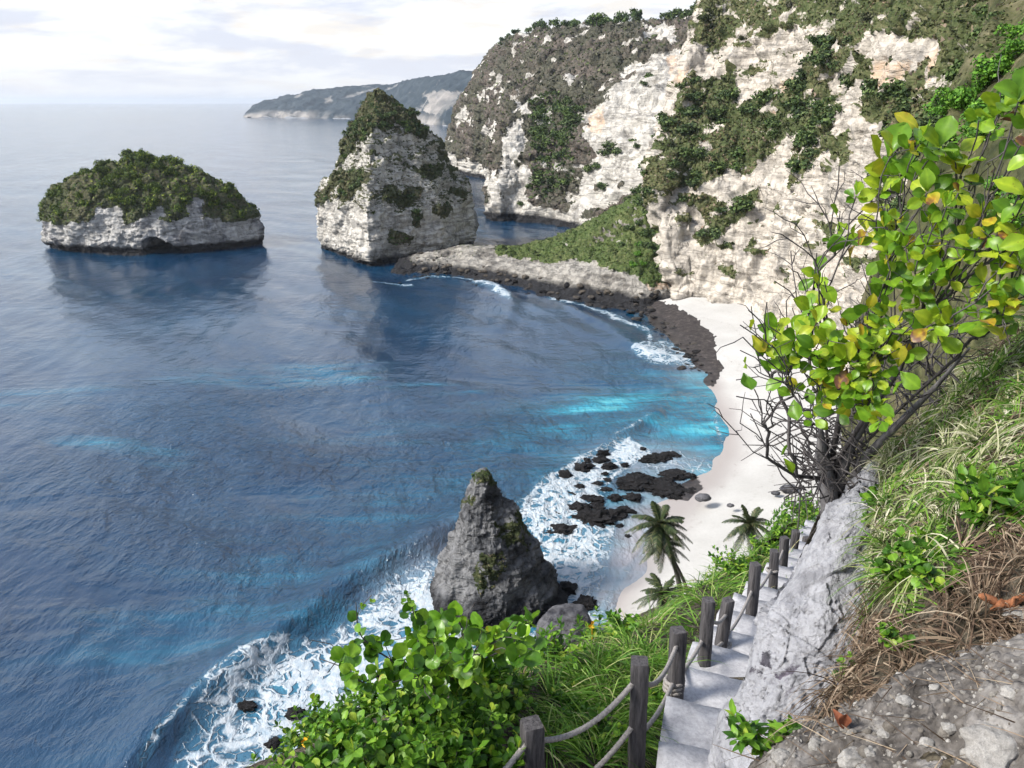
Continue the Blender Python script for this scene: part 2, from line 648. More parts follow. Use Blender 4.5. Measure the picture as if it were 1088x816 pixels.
def sea_material():
    t = NT('sea_water')
    p = t.pos()
    sh = t.attr('shallow')
    sn = t.noise(t.mapping(p, (.07, .26, .1), (0, 0, R_(8))), 1.0, 7, .68)
    sh = t.math('MULTIPLY', sh, t.ramp(sn, [(.36, .42), (.50, .8), (.62, 1.25)]))
    deepn = t.noise(p, .02, 5, .6)
    col = t.ramp(deepn, [(.35, (.002, .019, .052)), (.65, (.005, .042, .092))])
    turq = t.ramp(sh, [(0., (.004, .022, .058)), (.35, (.006, .085, .15)), (.7, (.012, .23, .33)), (1., (.08, .40, .47))])
    col = t.mix(t.maprange(sh, .0, .25), col, turq)
    col = t.mix(t.attr('sandy'), col, (.30, .285, .30))
    # foam: lace of torn cells, filled where the foam is thick
    fo = t.attr('foam')
    wv = t.noise(p, .22, 4, .6, color=True)
    pw = t.mix(1.0, p, t.mix(1.0, wv, (5.0, 5.0, 0.0), 'MULTIPLY'), 'ADD')
    e1 = t.voro(pw, .30, 'DISTANCE_TO_EDGE')
    e2 = t.voro(pw, .85, 'DISTANCE_TO_EDGE')
    lace = t.math('MAXIMUM', t.maprange(e1, .0, .16, 1, 0), t.math('MULTIPLY', t.maprange(e2, .0, .22, 1, 0), .8))
    patch = t.noise(p, .35, 8, .7)
    f1 = t.math('ADD', t.math('MULTIPLY', lace, .58), t.math('MULTIPLY', patch, .60))
    thr = t.math('SUBTRACT', 1.20, fo)
    ff = t.maprange(t.math('SUBTRACT', f1, thr), -.12, .22, 0, 1, True)
    ff = t.math('MULTIPLY', ff, t.maprange(fo, .02, .2))
    # thin veil of bubbles under the surface around the foam
    col = t.mix(t.math('MULTIPLY', t.maprange(fo, .1, .9), .6), col, (.06, .20, .30))
    col = t.mix(ff, col, t.ramp(t.noise(p, 1.6, 5, .7), [(.3, (.24, .33, .40)), (.6, (.46, .49, .51))]))
    # ripples
    pm = t.mapping(p, (1, .55, 1), (0, 0, R_(-28)))
    w1 = t.noise(pm, .36, 4, .55, .5)
    w2 = t.noise(pm, 1.5, 4, .62, .4)
    w3 = t.noise(t.mapping(p, (.016, .034, .1), (0, 0, R_(14))), 1.0, 4, .55, .8)
    amp = t.maprange(w3, .38, .62, .30, 1.30)
    hgt = t.math('ADD', t.math('MULTIPLY', w1, 1.0), t.math('MULTIPLY', w2, .36))
    hgt = t.math('MULTIPLY', hgt, amp)
    hgt = t.math('ADD', hgt, t.math('MULTIPLY', ff, .12))
    hgt = t.math('MULTIPLY', hgt, t.attr('chop'))
    b = t.bsdf(col, t.maprange(ff, 0, 1, .13, .8), t.bump(hgt, 1.0, .85), .5)
    b.inputs['IOR'].default_value = 1.66
    return t.m


M['sea'] = sea_material()


def simple(name, c1, c2, scale, rough=.85, stretch=(1, 1, 1), bumpd=.01, spec=.2, dirt=0.0, island=0.0):
    t = NT(name)
    p = t.mapping(t.pos(), stretch)
    n = t.noise(p, scale, 8, .7)
    col = t.ramp(n, [(.32, c1), (.68, c2)])
    if dirt:
        d = t.noise(t.pos(), scale * .45, 7, .72, .6)
        col = t.mix(t.ramp(d, [(.50, 0.), (.66, dirt)]), col, tuple(c * .33 for c in c1))
        g = t.noise(t.pos(), scale * 9, 4, .7)
        col = t.mix(.6, col, t.ramp(g, [(.35, .6), (.6, 1.0)]), 'MULTIPLY')
    if island:
        ri = t.n('ShaderNodeNewGeometry').outputs['Random Per Island']
        col = t.mix(island, col, t.ramp(ri, [(0, (.35, .31, .27)), (.5, (.8, .78, .75)), (1, (1.1, 1.1, 1.1))]), 'MULTIPLY')
    t.bsdf(col, rough, t.bump(n, .8, bumpd), spec)
    return t.m


M['concrete'] = simple('pale_concrete', (.33, .33, .35), (.52, .515, .53), 3.2, .9, (1, 1, 1), .03, .2, .35)
M['post'] = simple('weathered_timber', (.020, .019, .021), (.115, .108, .112), 16, .85, (3.2, 3.2, .22), .012)
M['rope'] = simple('grey_rope', (.14, .13, .125), (.33, .31, .295), 55, .95, (1, 1, 1), .006)
M['twig'] = simple('dark_twig', (.022, .020, .020), (.12, .11, .11), 18, .85, (1, 1, .4), .01)
M['trunk'] = simple('grey_trunk', (.06, .055, .05), (.20, .185, .17), 4, .9, (1, 1, 4), .05)
M['stone'] = simple('white_stone', (.20, .19, .175), (.42, .405, .38), 30, .95, (1, 1, 1), .02, .2, .4, .9)
M['brown'] = simple('rust_brown_leaf', (.10, .03, .015), (.24, .085, .04), 22, .7, (1, 1, 1), .01)
M['root'] = simple('orange_root', (.16, .055, .022), (.36, .16, .08), 25, .8, (1, 1, 1), .01)
M['yellow'] = simple('yellow_petal', (.75, .36, .02), (.85, .50, .03), 9, .6)
M['bush_leaf'] = leaf_material('lime_leaf', [(.0, (.085, .20, .014)), (.30, (.17, .34, .022)), (.60, (.27, .43, .026)), (.86, (.38, .47, .03)), (.955, (.46, .42, .03)), (.98, (.40, .26, .03)), (1., (.16, .07, .04))], .38, .38, .4)
M['round_leaf'] = leaf_material('green_round_leaf', [(.0, (.03, .09, .009)), (.35, (.09, .22, .015)), (.7, (.20, .38, .025)), (.99, (.24, .38, .04)), (1., (.35, .32, .03))], .32, .36, .4)
M['herb_leaf'] = leaf_material('green_herb_leaf', [(.0, (.03, .09, .010)), (.4, (.09, .22, .018)), (.8, (.19, .36, .032)), (1., (.32, .42, .05))], .34, .45, .3)
M['grass'] = leaf_material('green_grass', [(.0, (.045, .115, .016)), (.35, (.10, .235, .028)), (.7, (.19, .34, .045)), (.9, (.31, .39, .12)), (1., (.46, .42, .22))], .3, .55, .25)
M['pale_grass'] = leaf_material('pale_dry_grass', [(.0, (.09, .15, .035)), (.25, (.20, .26, .09)), (.5, (.36, .37, .21)), (.8, (.50, .48, .34)), (1., (.60, .57, .46))], .25, .6, .2)
M['straw'] = leaf_material('brown_straw', [(.0, (.05, .032, .022)), (.4, (.14, .095, .065)), (.75, (.27, .20, .14)), (1., (.42, .34, .25))], .2, .7, .2)
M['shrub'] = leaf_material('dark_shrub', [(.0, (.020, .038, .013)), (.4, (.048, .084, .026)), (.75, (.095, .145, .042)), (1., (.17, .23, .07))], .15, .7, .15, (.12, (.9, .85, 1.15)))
M['island_leaf'] = leaf_material('island_canopy', [(.0, (.012, .024, .008)), (.4, (.034, .062, .015)), (.75, (.085, .125, .026)), (1., (.18, .21, .045))], .15, .7, .15, (.16, (1.55, 1.5, 1.0)))
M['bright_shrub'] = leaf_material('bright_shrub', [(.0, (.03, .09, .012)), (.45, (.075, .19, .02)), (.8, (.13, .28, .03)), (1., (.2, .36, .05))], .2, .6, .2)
M['scrub'] = leaf_material('cliff_scrub', [(.0, (.026, .040, .014)), (.35, (.066, .092, .032)), (.65, (.115, .14, .055)), (.85, (.15, .15, .085)), (1., (.21, .19, .13))], .12, .8, .1, (.075, (1.45, 1.12, 1.35)))
M['mauve_scrub'] = leaf_material('mauve_scrub', [(.0, (.022, .026, .019)), (.4, (.058, .060, .042)), (.7, (.096, .094, .066)), (1., (.15, .14, .10))], .12, .8, .1, (.045, (.85, 1.15, .62)))
M['meadow'] = leaf_material('hill_grass', [(.0, (.03, .05, .014)), (.4, (.065, .10, .028)), (.75, (.11, .145, .045)), (1., (.17, .18, .09))], .15, .8, .1)
M['palm'] = leaf_material('palm_leaf', [(.0, (.012, .022, .010)), (.5, (.035, .058, .020)), (.85, (.075, .095, .035)), (1., (.15, .13, .07))], .15, .45, .35)

# ----------------------------------------------------------------------------
# camera, light, sky
# ----------------------------------------------------------------------------
cam = bpy.data.cameras.new('camera')
cam.sensor_width = 36
cam.lens = FPX / 1088 * 36
cam.clip_start = .05
cam.clip_end = 80000
co = obj('camera', cam, None, (0, 0, H))
co.rotation_euler = (math.pi / 2 - PITCH, 0, 0)
S.camera = co

SUN_DIR = np.array([-.74, -.22, .64])
SUN_DIR = SUN_DIR / np.linalg.norm(SUN_DIR)
sl = bpy.data.lights.new('sun', 'SUN')
sl.energy = 1.35
sl.angle = R_(14)
sl.color = (1.0, .95, .87)
so = obj('sun', sl)
so.rotation_euler = Vector(SUN_DIR).to_track_quat('Z', 'Y').to_euler()

w = bpy.data.worlds.new('World')
S.world = w
w.use_nodes = True
nt = w.node_tree
nt.nodes.clear()
wo = nt.nodes.new('ShaderNodeOutputWorld')
bg = nt.nodes.new('ShaderNodeBackground')
bg.inputs[1].default_value = .06
nt.links.new(bg.outputs[0], wo.inputs[0])
sky = nt.nodes.new('ShaderNodeTexSky')
sky.sky_type = 'NISHITA'
sky.sun_disc = False
sky.sun_elevation = math.asin(SUN_DIR[2])
sky.sun_rotation = math.atan2(SUN_DIR[0], SUN_DIR[1])


class WT(NT):
    def __init__(s, tree):
        s.t = tree


q = WT(nt)
gen = nt.nodes.new('ShaderNodeTexCoord').outputs['Generated']
sx = q.n('ShaderNodeSeparateXYZ')
q.l(gen, sx.inputs[0])
# flattened towards the horizon like a real cloud deck
zc = q.math('ADD', q.math('ABSOLUTE', sx.outputs[2]), .16)
cx = q.n('ShaderNodeCombineXYZ')
q.l(q.math('DIVIDE', sx.outputs[0], zc), cx.inputs[0])
q.l(q.math('DIVIDE', sx.outputs[1], zc), cx.inputs[1])
q.l(q.math('MULTIPLY', sx.outputs[2], 9.0), cx.inputs[2])
c1 = q.noise(cx.outputs[0], 1.3, 8, .6, .3)
c2 = q.noise(q.mapping(cx.outputs[0], (1, 1, 1), (0, 0, 0), (3.1, 7.7, 1.3)), 2.3, 8, .62, .2)
CK = 3.65
white = tuple(c * CK for c in (.99, .995, 1.0))
cream = tuple(c * CK for c in (.92, .875, .83))
lav = tuple(c * CK for c in (.66, .70, .84))
blue = tuple(c * CK for c in (.72, .83, .98))
cloud = q.mix(q.ramp(c2, [(.50, 0.), (.62, 1.)]), white, cream)
cloud = q.mix(q.ramp(c1, [(.49, 0.), (.60, .8)]), cloud, lav)
cloud = q.mix(q.maprange(sx.outputs[2], .0, .06, .75, 0), cloud, tuple(c * CK for c in (.78, .81, .90)))
thin = q.maprange(sx.outputs[2], .12, .60, 1.0, .30)
cover = q.math('MULTIPLY', q.ramp(c1, [(.30, .45), (.42, .95)]), thin)
full = q.mix(cover, sky.outputs[0], cloud)
q.l(full, bg.inputs[0])

S.view_settings.view_transform = 'Standard'
S.view_settings.look = 'None'
S.view_settings.exposure = 2.32
S.view_settings.gamma = 1
S.view_settings.use_curve_mapping = False
S.cycles.use_denoising = True
S.cycles.max_bounces = 5
S.cycles.diffuse_bounces = 3
S.cycles.glossy_bounces = 3
S.cycles.transmission_bounces = 3
S.cycles.transparent_max_bounces = 4
S.cycles.volume_bounces = 0
S.cycles.use_adaptive_sampling = True
S.cycles.adaptive_threshold = .02

# ----------------------------------------------------------------------------
# haze (even air)
# ----------------------------------------------------------------------------
HZ = 32000
t = NT('sea_air')
pv = t.n('ShaderNodeVolumePrincipled')
pv.inputs['Color'].default_value = (.82, .90, 1.0, 1)
pv.inputs['Density'].default_value = .00006
pv.inputs['Anisotropy'].default_value = .2
t.l(pv.outputs[0], t.out.inputs['Volume'])
hv = np.array([[x, y, z] for z in (-8, 135) for y in (-60, HZ) for x in (-HZ, HZ)], float)
hq = [[0, 2, 3, 1], [4, 5, 7, 6], [0, 1, 5, 4], [2, 6, 7, 3], [0, 4, 6, 2], [1, 3, 7, 5]]
ho = obj('haze', mesh_from('haze', hv, hq, None, t.m, None, False))
ho['kind'] = 'stuff'

# ----------------------------------------------------------------------------
# sea
# ----------------------------------------------------------------------------
def build_sea():
    na = 560
    rs = np.concatenate([np.linspace(22, 40, 30, False), np.geomspace(40, 420, 560, endpoint=False), np.geomspace(420, 3000, 170, endpoint=False), np.geomspace(3000, 30000, 40)])
    ang = np.linspace(R_(-52), R_(48), na)
    Rr, A = np.meshgrid(rs, ang, indexing='ij')
    X, Y = Rr * np.sin(A), Rr * np.cos(A)
    P = np.stack([X, Y, np.zeros_like(X)], -1).reshape(-1, 3)
    px, py = proj(P)
    x, y = P[:, 0], P[:, 1]
    dist = np.hypot(x, y)
    fade = np.clip(1.5 - dist / 900, 0, 1)
    z = np.zeros(len(P))
    for wl, am, dr, ph in ((46, .16, 200, 0), (31, .12, 215, 1.3), (19, .08, 190, 2.1), (11, .055, 228, .4), (7.3, .04, 205, 3.3), (5.1, .03, 182, 5.1)):
        k = 2 * math.pi / wl
        dx, dy = math.cos(R_(dr)), math.sin(R_(dr))
        wobble = perlin(np.stack([x / wl / 3, y / wl / 3, np.full(len(x), ph)], -1)) * 3
        z += am * np.sin(k * (x * dx + y * dy) + ph + wobble) * fade
    q3 = lambda s, o=0: np.stack([x / s, y / s, np.full(len(x), 3.3 + o)], -1)
    n1 = fbm(q3(14), 4)
    n2 = fbm(np.stack([x / 26, y / 7, np.full(len(x), .7)], -1), 4)
    n3 = fbm(q3(40, 5), 3)
    wx, wy = px + n1 * 10, py + n2 * 5

    def blob(cx, cy, rx, ry, rot=0):
        a = R_(rot)
        u = (wx - cx) * math.cos(a) + (wy - cy) * math.sin(a)
        v = -(wx - cx) * math.sin(a) + (wy - cy) * math.cos(a)
        return np.exp(-((u / rx) ** 2 + (v / ry) ** 2))

    # swell about to break, running along the shore
    def swell(line, height, width, back):
        W = np.array([gz(a, b)[:2] for a, b in line])
        d = np.full(len(x), 1e9)
        sgn = np.zeros(len(x))
        al = np.zeros(len(x))
        tot = 0
        L = np.concatenate([[0], np.cumsum(np.linalg.norm(np.diff(W, axis=0), axis=1))])
        for i in range(len(W) - 1):
            a, b = W[i], W[i + 1]
            v = b - a
            tt = np.clip(((x - a[0]) * v[0] + (y - a[1]) * v[1]) / (v @ v), 0, 1)
            dd = np.hypot(x - a[0] - tt * v[0], y - a[1] - tt * v[1])
            s_ = (x - a[0]) * v[1] - (y - a[1]) * v[0]
            m = dd < d
            d = np.where(m, dd, d)
            sgn = np.where(m, np.sign(s_), sgn)
            al = np.where(m, (L[i] + tt * (L[i + 1] - L[i])) / L[-1], al)
        sd = d * sgn + n1 * .8
        taper = smooth(0, .18, al) * smooth(1, .82, al)
        return height * taper * np.where(sd > 0, np.exp(-(sd / width) ** 2), np.exp(-(sd / back) ** 2)), sd, taper

    h1, sd1, tp1 = swell([(60, 900), (140, 816), (215, 745), (285, 690), (350, 640), (420, 597), (490, 560), (560, 525)], 1.7, 1.7, 4.0)
    h2, sd2, tp2 = swell([(560, 520), (610, 495), (660, 462), (700, 440), (720, 415)], .55, 1.0, 3.0)
    h3, sd3, tp3 = swell([(525, 360), (545, 330), (540, 312), (515, 300), (490, 297)], .7, 2.0, 3.5)
    h4, sd4, tp4 = swell([(590, 318), (640, 345), (680, 372), (712, 390)], .6, 1.8, 3.5)
    z += h1 + h2 + h3 + h4

    foam = np.zeros(len(P))

    def fpoly(poly, v, soft=9):
        d = seg_dist(wx, wy, poly + [poly[0]])
        ins = in_poly(wx, wy, poly)
        return v * np.where(ins, 1.0, np.clip(1 - d / soft, 0, 1) ** 1.5) * np.where(ins, np.clip(.65 + d / 30, 0, 1), 1)

    def fline(line, wdt, v):
        d = seg_dist(wx, wy, line)
        return v * np.exp(-(d / wdt) ** 2)
    foam = np.maximum(foam, fpoly([(548, 540), (575, 520), (605, 500), (640, 478), (668, 470), (690, 480), (650, 505), (632, 535), (650, 560), (642, 600), (628, 640), (605, 650), (590, 600), (570, 565)], .78))
    foam = np.maximum(foam, fpoly([(590, 560), (640, 560), (632, 620), (615, 645), (600, 640), (580, 590)], .86))
    foam = np.maximum(foam, fpoly([(460, 598), (425, 615), (392, 650), (350, 680), (300, 690), (262, 705), (232, 730), (205, 775), (180, 830), (340, 840), (420, 760), (470, 680)], .68, 14))
    foam = np.maximum(foam, fpoly([(455, 605), (420, 640), (370, 690), (330, 730), (300, 780), (280, 830), (380, 840), (440, 720), (480, 650)], .82, 10))
    foam = np.maximum(foam, fpoly([(470, 660), (640, 655), (640, 720), (560, 760), (450, 740)], .72))
    foam = np.maximum(foam, fline([(150, 822), (178, 785), (205, 752), (240, 722)], 4.5, .62))
    foam = np.maximum(foam, fline([(505, 300), (525, 306), (543, 317)], 4, .80))
    foam = np.maximum(foam, fline([(392, 299), (412, 301), (436, 302)], 1.6, .62))
    foam = np.maximum(foam, fline([(428, 297), (452, 293), (480, 294), (508, 300)], 1.3, .62))
    foam = np.maximum(foam, fline([(585, 316), (620, 326), (655, 338), (688, 352), (690, 360)], 3.4, .60))
    foam = np.maximum(foam, fpoly([(672, 372), (690, 365), (712, 367), (735, 378), (738, 390), (712, 388), (690, 386)], .9, 5))
    foam = np.maximum(foam, fline([(700, 362), (730, 372), (748, 388)], 3.0, .75))
    foam = np.maximum(foam, fline([(655, 462), (672, 454), (690, 443)], 2.5, .62))
    foam = np.maximum(foam, fline([(600, 498), (640, 478), (668, 466)], 5, .55))
    foam = np.maximum(foam, fline([(690, 560), (680, 590), (655, 622), (640, 650)], 5, .45))
    foam = np.maximum(foam, fline([(763, 440), (768, 470), (762, 492), (735, 520)], 3, .45))
    foam = np.maximum(foam, fpoly([(670, 478), (720, 480), (755, 492), (735, 515), (690, 505)], .5, 8))
    foam *= np.clip(.95 + n1 * .55 + .35 * fbm(q3(5, 9), 3), 0, 1.15)
    sh = np.zeros(len(P))
    shore = np.array([gz(a, b)[:2] for a, b in [(680, 325), (705, 352), (728, 385), (752, 412), (758, 432), (766, 465), (757, 498), (722, 528), (690, 572), (660, 615), (640, 650), (610, 690)]])
    ds = seg_dist(x, y, [tuple(q_) for q_ in shore])
    prof = .55 * np.exp(-ds / 9) + .40 * np.exp(-ds / 38)
    prof *= np.clip(1.0 - .75 * smooth(125, 175, y), .2, 1) * (.8 + .5 * n1)
    st = np.clip(.5 + n2 * 1.4, 0, 1)
    sh = np.maximum(sh, prof)
    sh = np.maximum(sh, .95 * blob(655, 425, 95, 20, -12) * (.25 + .8 * st))
    sh = np.maximum(sh, .85 * blob(725, 450, 42, 40, 0) * (.45 + .6 * st))
    sh = np.maximum(sh, .5 * blob(600, 440, 120, 34, -18) * (.2 + .9 * st))
    sh = np.maximum(sh, .9 * blob(430, 409, 70, 9, 6) * st * 1.3)
    sh = np.maximum(sh, .8 * blob(470, 415, 45, 6, 0) * st * 1.3)
    sh = np.maximum(sh, .35 * blob(300, 398, 150, 16, 0) * (.4 + st))
    sh = np.maximum(sh, .42 * blob(640, 450, 170, 55, -14))
    sh = np.maximum(sh, .24 * blob(430, 520, 260, 110, -10) * (.3 + st))
    sh = np.maximum(sh, .30 * blob(250, 640, 200, 80, -20) * (.2 + st))
    sh = np.maximum(sh, .55 * blob(135, 478, 75, 9, 5) * (.3 + st))
    sh = np.maximum(sh, .40 * blob(180, 492, 60, 6, 5) * (.3 + st))
    sh = np.maximum(sh, .42 * blob(30, 425, 90, 14, -6) * (.3 + st))
    sh = np.maximum(sh, .20 * blob(330, 560, 160, 40, 0) * (.3 + st))
    sh = np.maximum(sh, .30 * blob(330, 670, 120, 35, -30) * (.3 + st))
    sh = np.maximum(sh, .55 * blob(610, 600, 60, 90, 0))
    sh = np.maximum(sh, .45 * blob(300, 740, 60, 40, -35))
    sandy = .55 * blob(435, 620, 60, 18, -38) + .5 * blob(700, 490, 55, 18, 5) + 1.0 * blob(690, 575, 45, 65, 20) + .5 * blob(640, 640, 40, 40)
    sandy = np.clip(sandy + .35 * blob(740, 390, 30, 25, 0), 0, .95)
    z += foam * .12 * np.clip(n1 + .6, 0, 2)
    P[:, 2] = z
    me = mesh_from('sea', P, grid_quads(len(rs), na)[:, ::-1], None, M['sea'], {'foam': foam, 'shallow': sh, 'sandy': sandy, 'chop': .28 + .90 * smooth(185, 95, dist + 30 * n3)})
    o = obj('sea', me)
    o['kind'] = 'structure'


build_sea()

# ----------------------------------------------------------------------------
# beach
# ----------------------------------------------------------------------------
def build_beach():
    wl = [(676, 322), (704, 352), (730, 386), (754, 424), (766, 465), (757, 498), (722, 528), (690, 572), (660, 615), (640, 650), (610, 690)]
    bk = [(735, 300), (775, 318), (835, 330), (910, 400), (960, 440), (990, 500), (990, 560), (960, 620), (900, 680), (820, 720), (720, 760)]
    cols = []
    for a, b in zip(wl, bk):
        A, B = gz(*a, 0), gz(*b, 3.2)
        d = (B - A) / np.linalg.norm(B - A)
        A0 = A - d * 12
        A0[2] = -1.6
        m = A + (B - A) * .35
        m[2] = 1.3
        m2 = A + (B - A) * .12
        m2[2] = .45
        cols.append([A0, A, m2, m, B])
    G = lattice(cols, 90, 260)
    s = Surf(G)
    P = s.P
    s.displace(.10 * fbm(P / 6, 4) + .02 * fbm(P / .8, 2), np.broadcast_to(np.array([0, 0, 1.]), G.shape))
    P = s.P
    s.attrs['wet'] = smooth(.75, .12, P[:, 2] + .2 * fbm(P / 9, 3))
    s.attrs['dark'] = masks(P, [[(660, 312), (720, 325), (742, 340), (760, 362), (768, 392), (760, 410), (735, 408), (715, 390), (690, 360), (660, 340)],
                                [(690, 500), (735, 505), (748, 520), (728, 530), (690, 525)]], 8, 5)
    o = obj('beach', s.mesh('beach', M['sand']))
    o['kind'] = 'structure'


build_beach()

# ----------------------------------------------------------------------------
# shrubs seen at a distance: two masters per look, copied
# ----------------------------------------------------------------------------
def clump_mesh(name, mat, n=340, leaf=.17, seed=0, squash=.8, lumps=7):
    """unit sized crown of small leaf clusters with gaps and lumps"""
    r = np.random.default_rng(seed)
    c = r.normal(size=(lumps, 3)) * np.array([.42, .42, .30])
    c *= np.minimum(1, .62 / np.linalg.norm(c, axis=1))[:, None]
    c[0] = 0
    rad = r.uniform(.32, .55, lumps)
    k = r.integers(0, lumps, n)
    d = unit(r.normal(size=(n, 3)))
    P = c[k] + d * (rad[k] * r.random(n) ** .35)[:, None]
    P[:, 2] = P[:, 2] * squash + .45
    P[:, 2] = np.maximum(P[:, 2], r.uniform(-.1, .1, n))
    nrm = unit(d + r.normal(size=(n, 3)) * .55 + np.array([0, 0, .35]))
    return quads_on(name, mat, P, nrm, leaf * r.uniform(.6, 1.4, n), r)


def quads_on(name, mat, P, N, size, r, extra=None):
    n = len(P)
    U = unit(np.cross(N, r.normal(size=(n, 3))))
    W = np.cross(N, U)
    s = np.asarray(size)[:, None] * .5
    asp = r.uniform(.55, 1.0, (n, 1))
    b = N * s * r.uniform(-.5, .5, (n, 1))
    V = np.stack([P - U * s - W * s * asp * .5 + b, P + U * s * .3 - W * s * asp - b, P + U * s + W * s * asp * .4 + b, P - U * s * .2 + W * s * asp - b], 1).reshape(-1, 3)
    Q = np.arange(n * 4).reshape(-1, 4)
    return mesh_from(name, V, Q, None, mat, None, True)


SHR = {}


def shrub_master(key, mat, n, leaf, squash=.8):
    SHR[key] = [clump_mesh(key, mat, n, leaf, sd, squash) for sd in (11, 23, 37)]


shrub_master('dark', M['shrub'], 340, .20)
shrub_master('island', M['island_leaf'], 420, .17, .9)
shrub_master('bright', M['bright_shrub'], 520, .15)
shrub_master('mauve', M['mauve_scrub'], 260, .2)


def plant(name, key, loc, size, label, cat, group, hz=1.0):
    o = obj(name, random.choice(SHR[key]), None, tuple(loc))
    o.rotation_euler = (random.uniform(-.15, .15), random.uniform(-.15, .15), random.uniform(0, 6.28))
    o.scale = (size * random.uniform(.85, 1.2), size * random.uniform(.85, 1.2), size * hz * random.uniform(.85, 1.15))
    return tag(o, label, cat, group)


def scrub(name, surf, n, weight, mat, size, lift=.2, seed=5):
    r = np.random.default_rng(seed)
    P, N = surf.sample(n, weight, r)
    up = np.array([0, 0, 1.0])
    P = P + (N * .6 + up * .6) * lift * r.random((n, 1)) * 1.6
    nn = unit(N + r.normal(size=(n, 3)) * .8 + up * .5)
    o = obj(name, quads_on(name, mat, P, nn, size * r.uniform(.5, 1.5, n), r))
    o['kind'] = 'stuff'
    return o


def lumps(s, veg, amp, L, direction=None):
    P = s.P
    h = 2.2 * np.abs(perlin(P / L)) + 1.1 * np.abs(perlin(P / (L * .45) + 31)) - .35
    s.displace(veg * h * amp, direction)


def rock_disp(s, big, bigL, gully, gullyL, strat, stratL, fine, fineL, fk=1.0):
    P = s.P
    s.displace(big * fbm(P / bigL, 3))
    P = s.P
    h = gully * (fbm(P / np.array([gullyL, gullyL, gullyL * 4]), 4, .5, True) - .3)
    h = h + strat * fbm(P / np.array([stratL * 14, stratL * 14, stratL]), 4, .6)
    blk = perlin(P / np.array([gullyL * .9, gullyL * .9, stratL * 4]) + 9)
    h = h + strat * 1.4 * np.sign(blk) * np.clip(np.abs(blk) * 6, 0, 1)
    h = h + fine * fbm(P / fineL, 4, .6)
    h = h + fk * gully * .42 * facets(P / np.array([1, 1, .62]), gullyL * .42, 1) + fk * fine * .55 * facets(P / np.array([1, 1, .5]), fineL * .8, 2)
    s.displace(h)


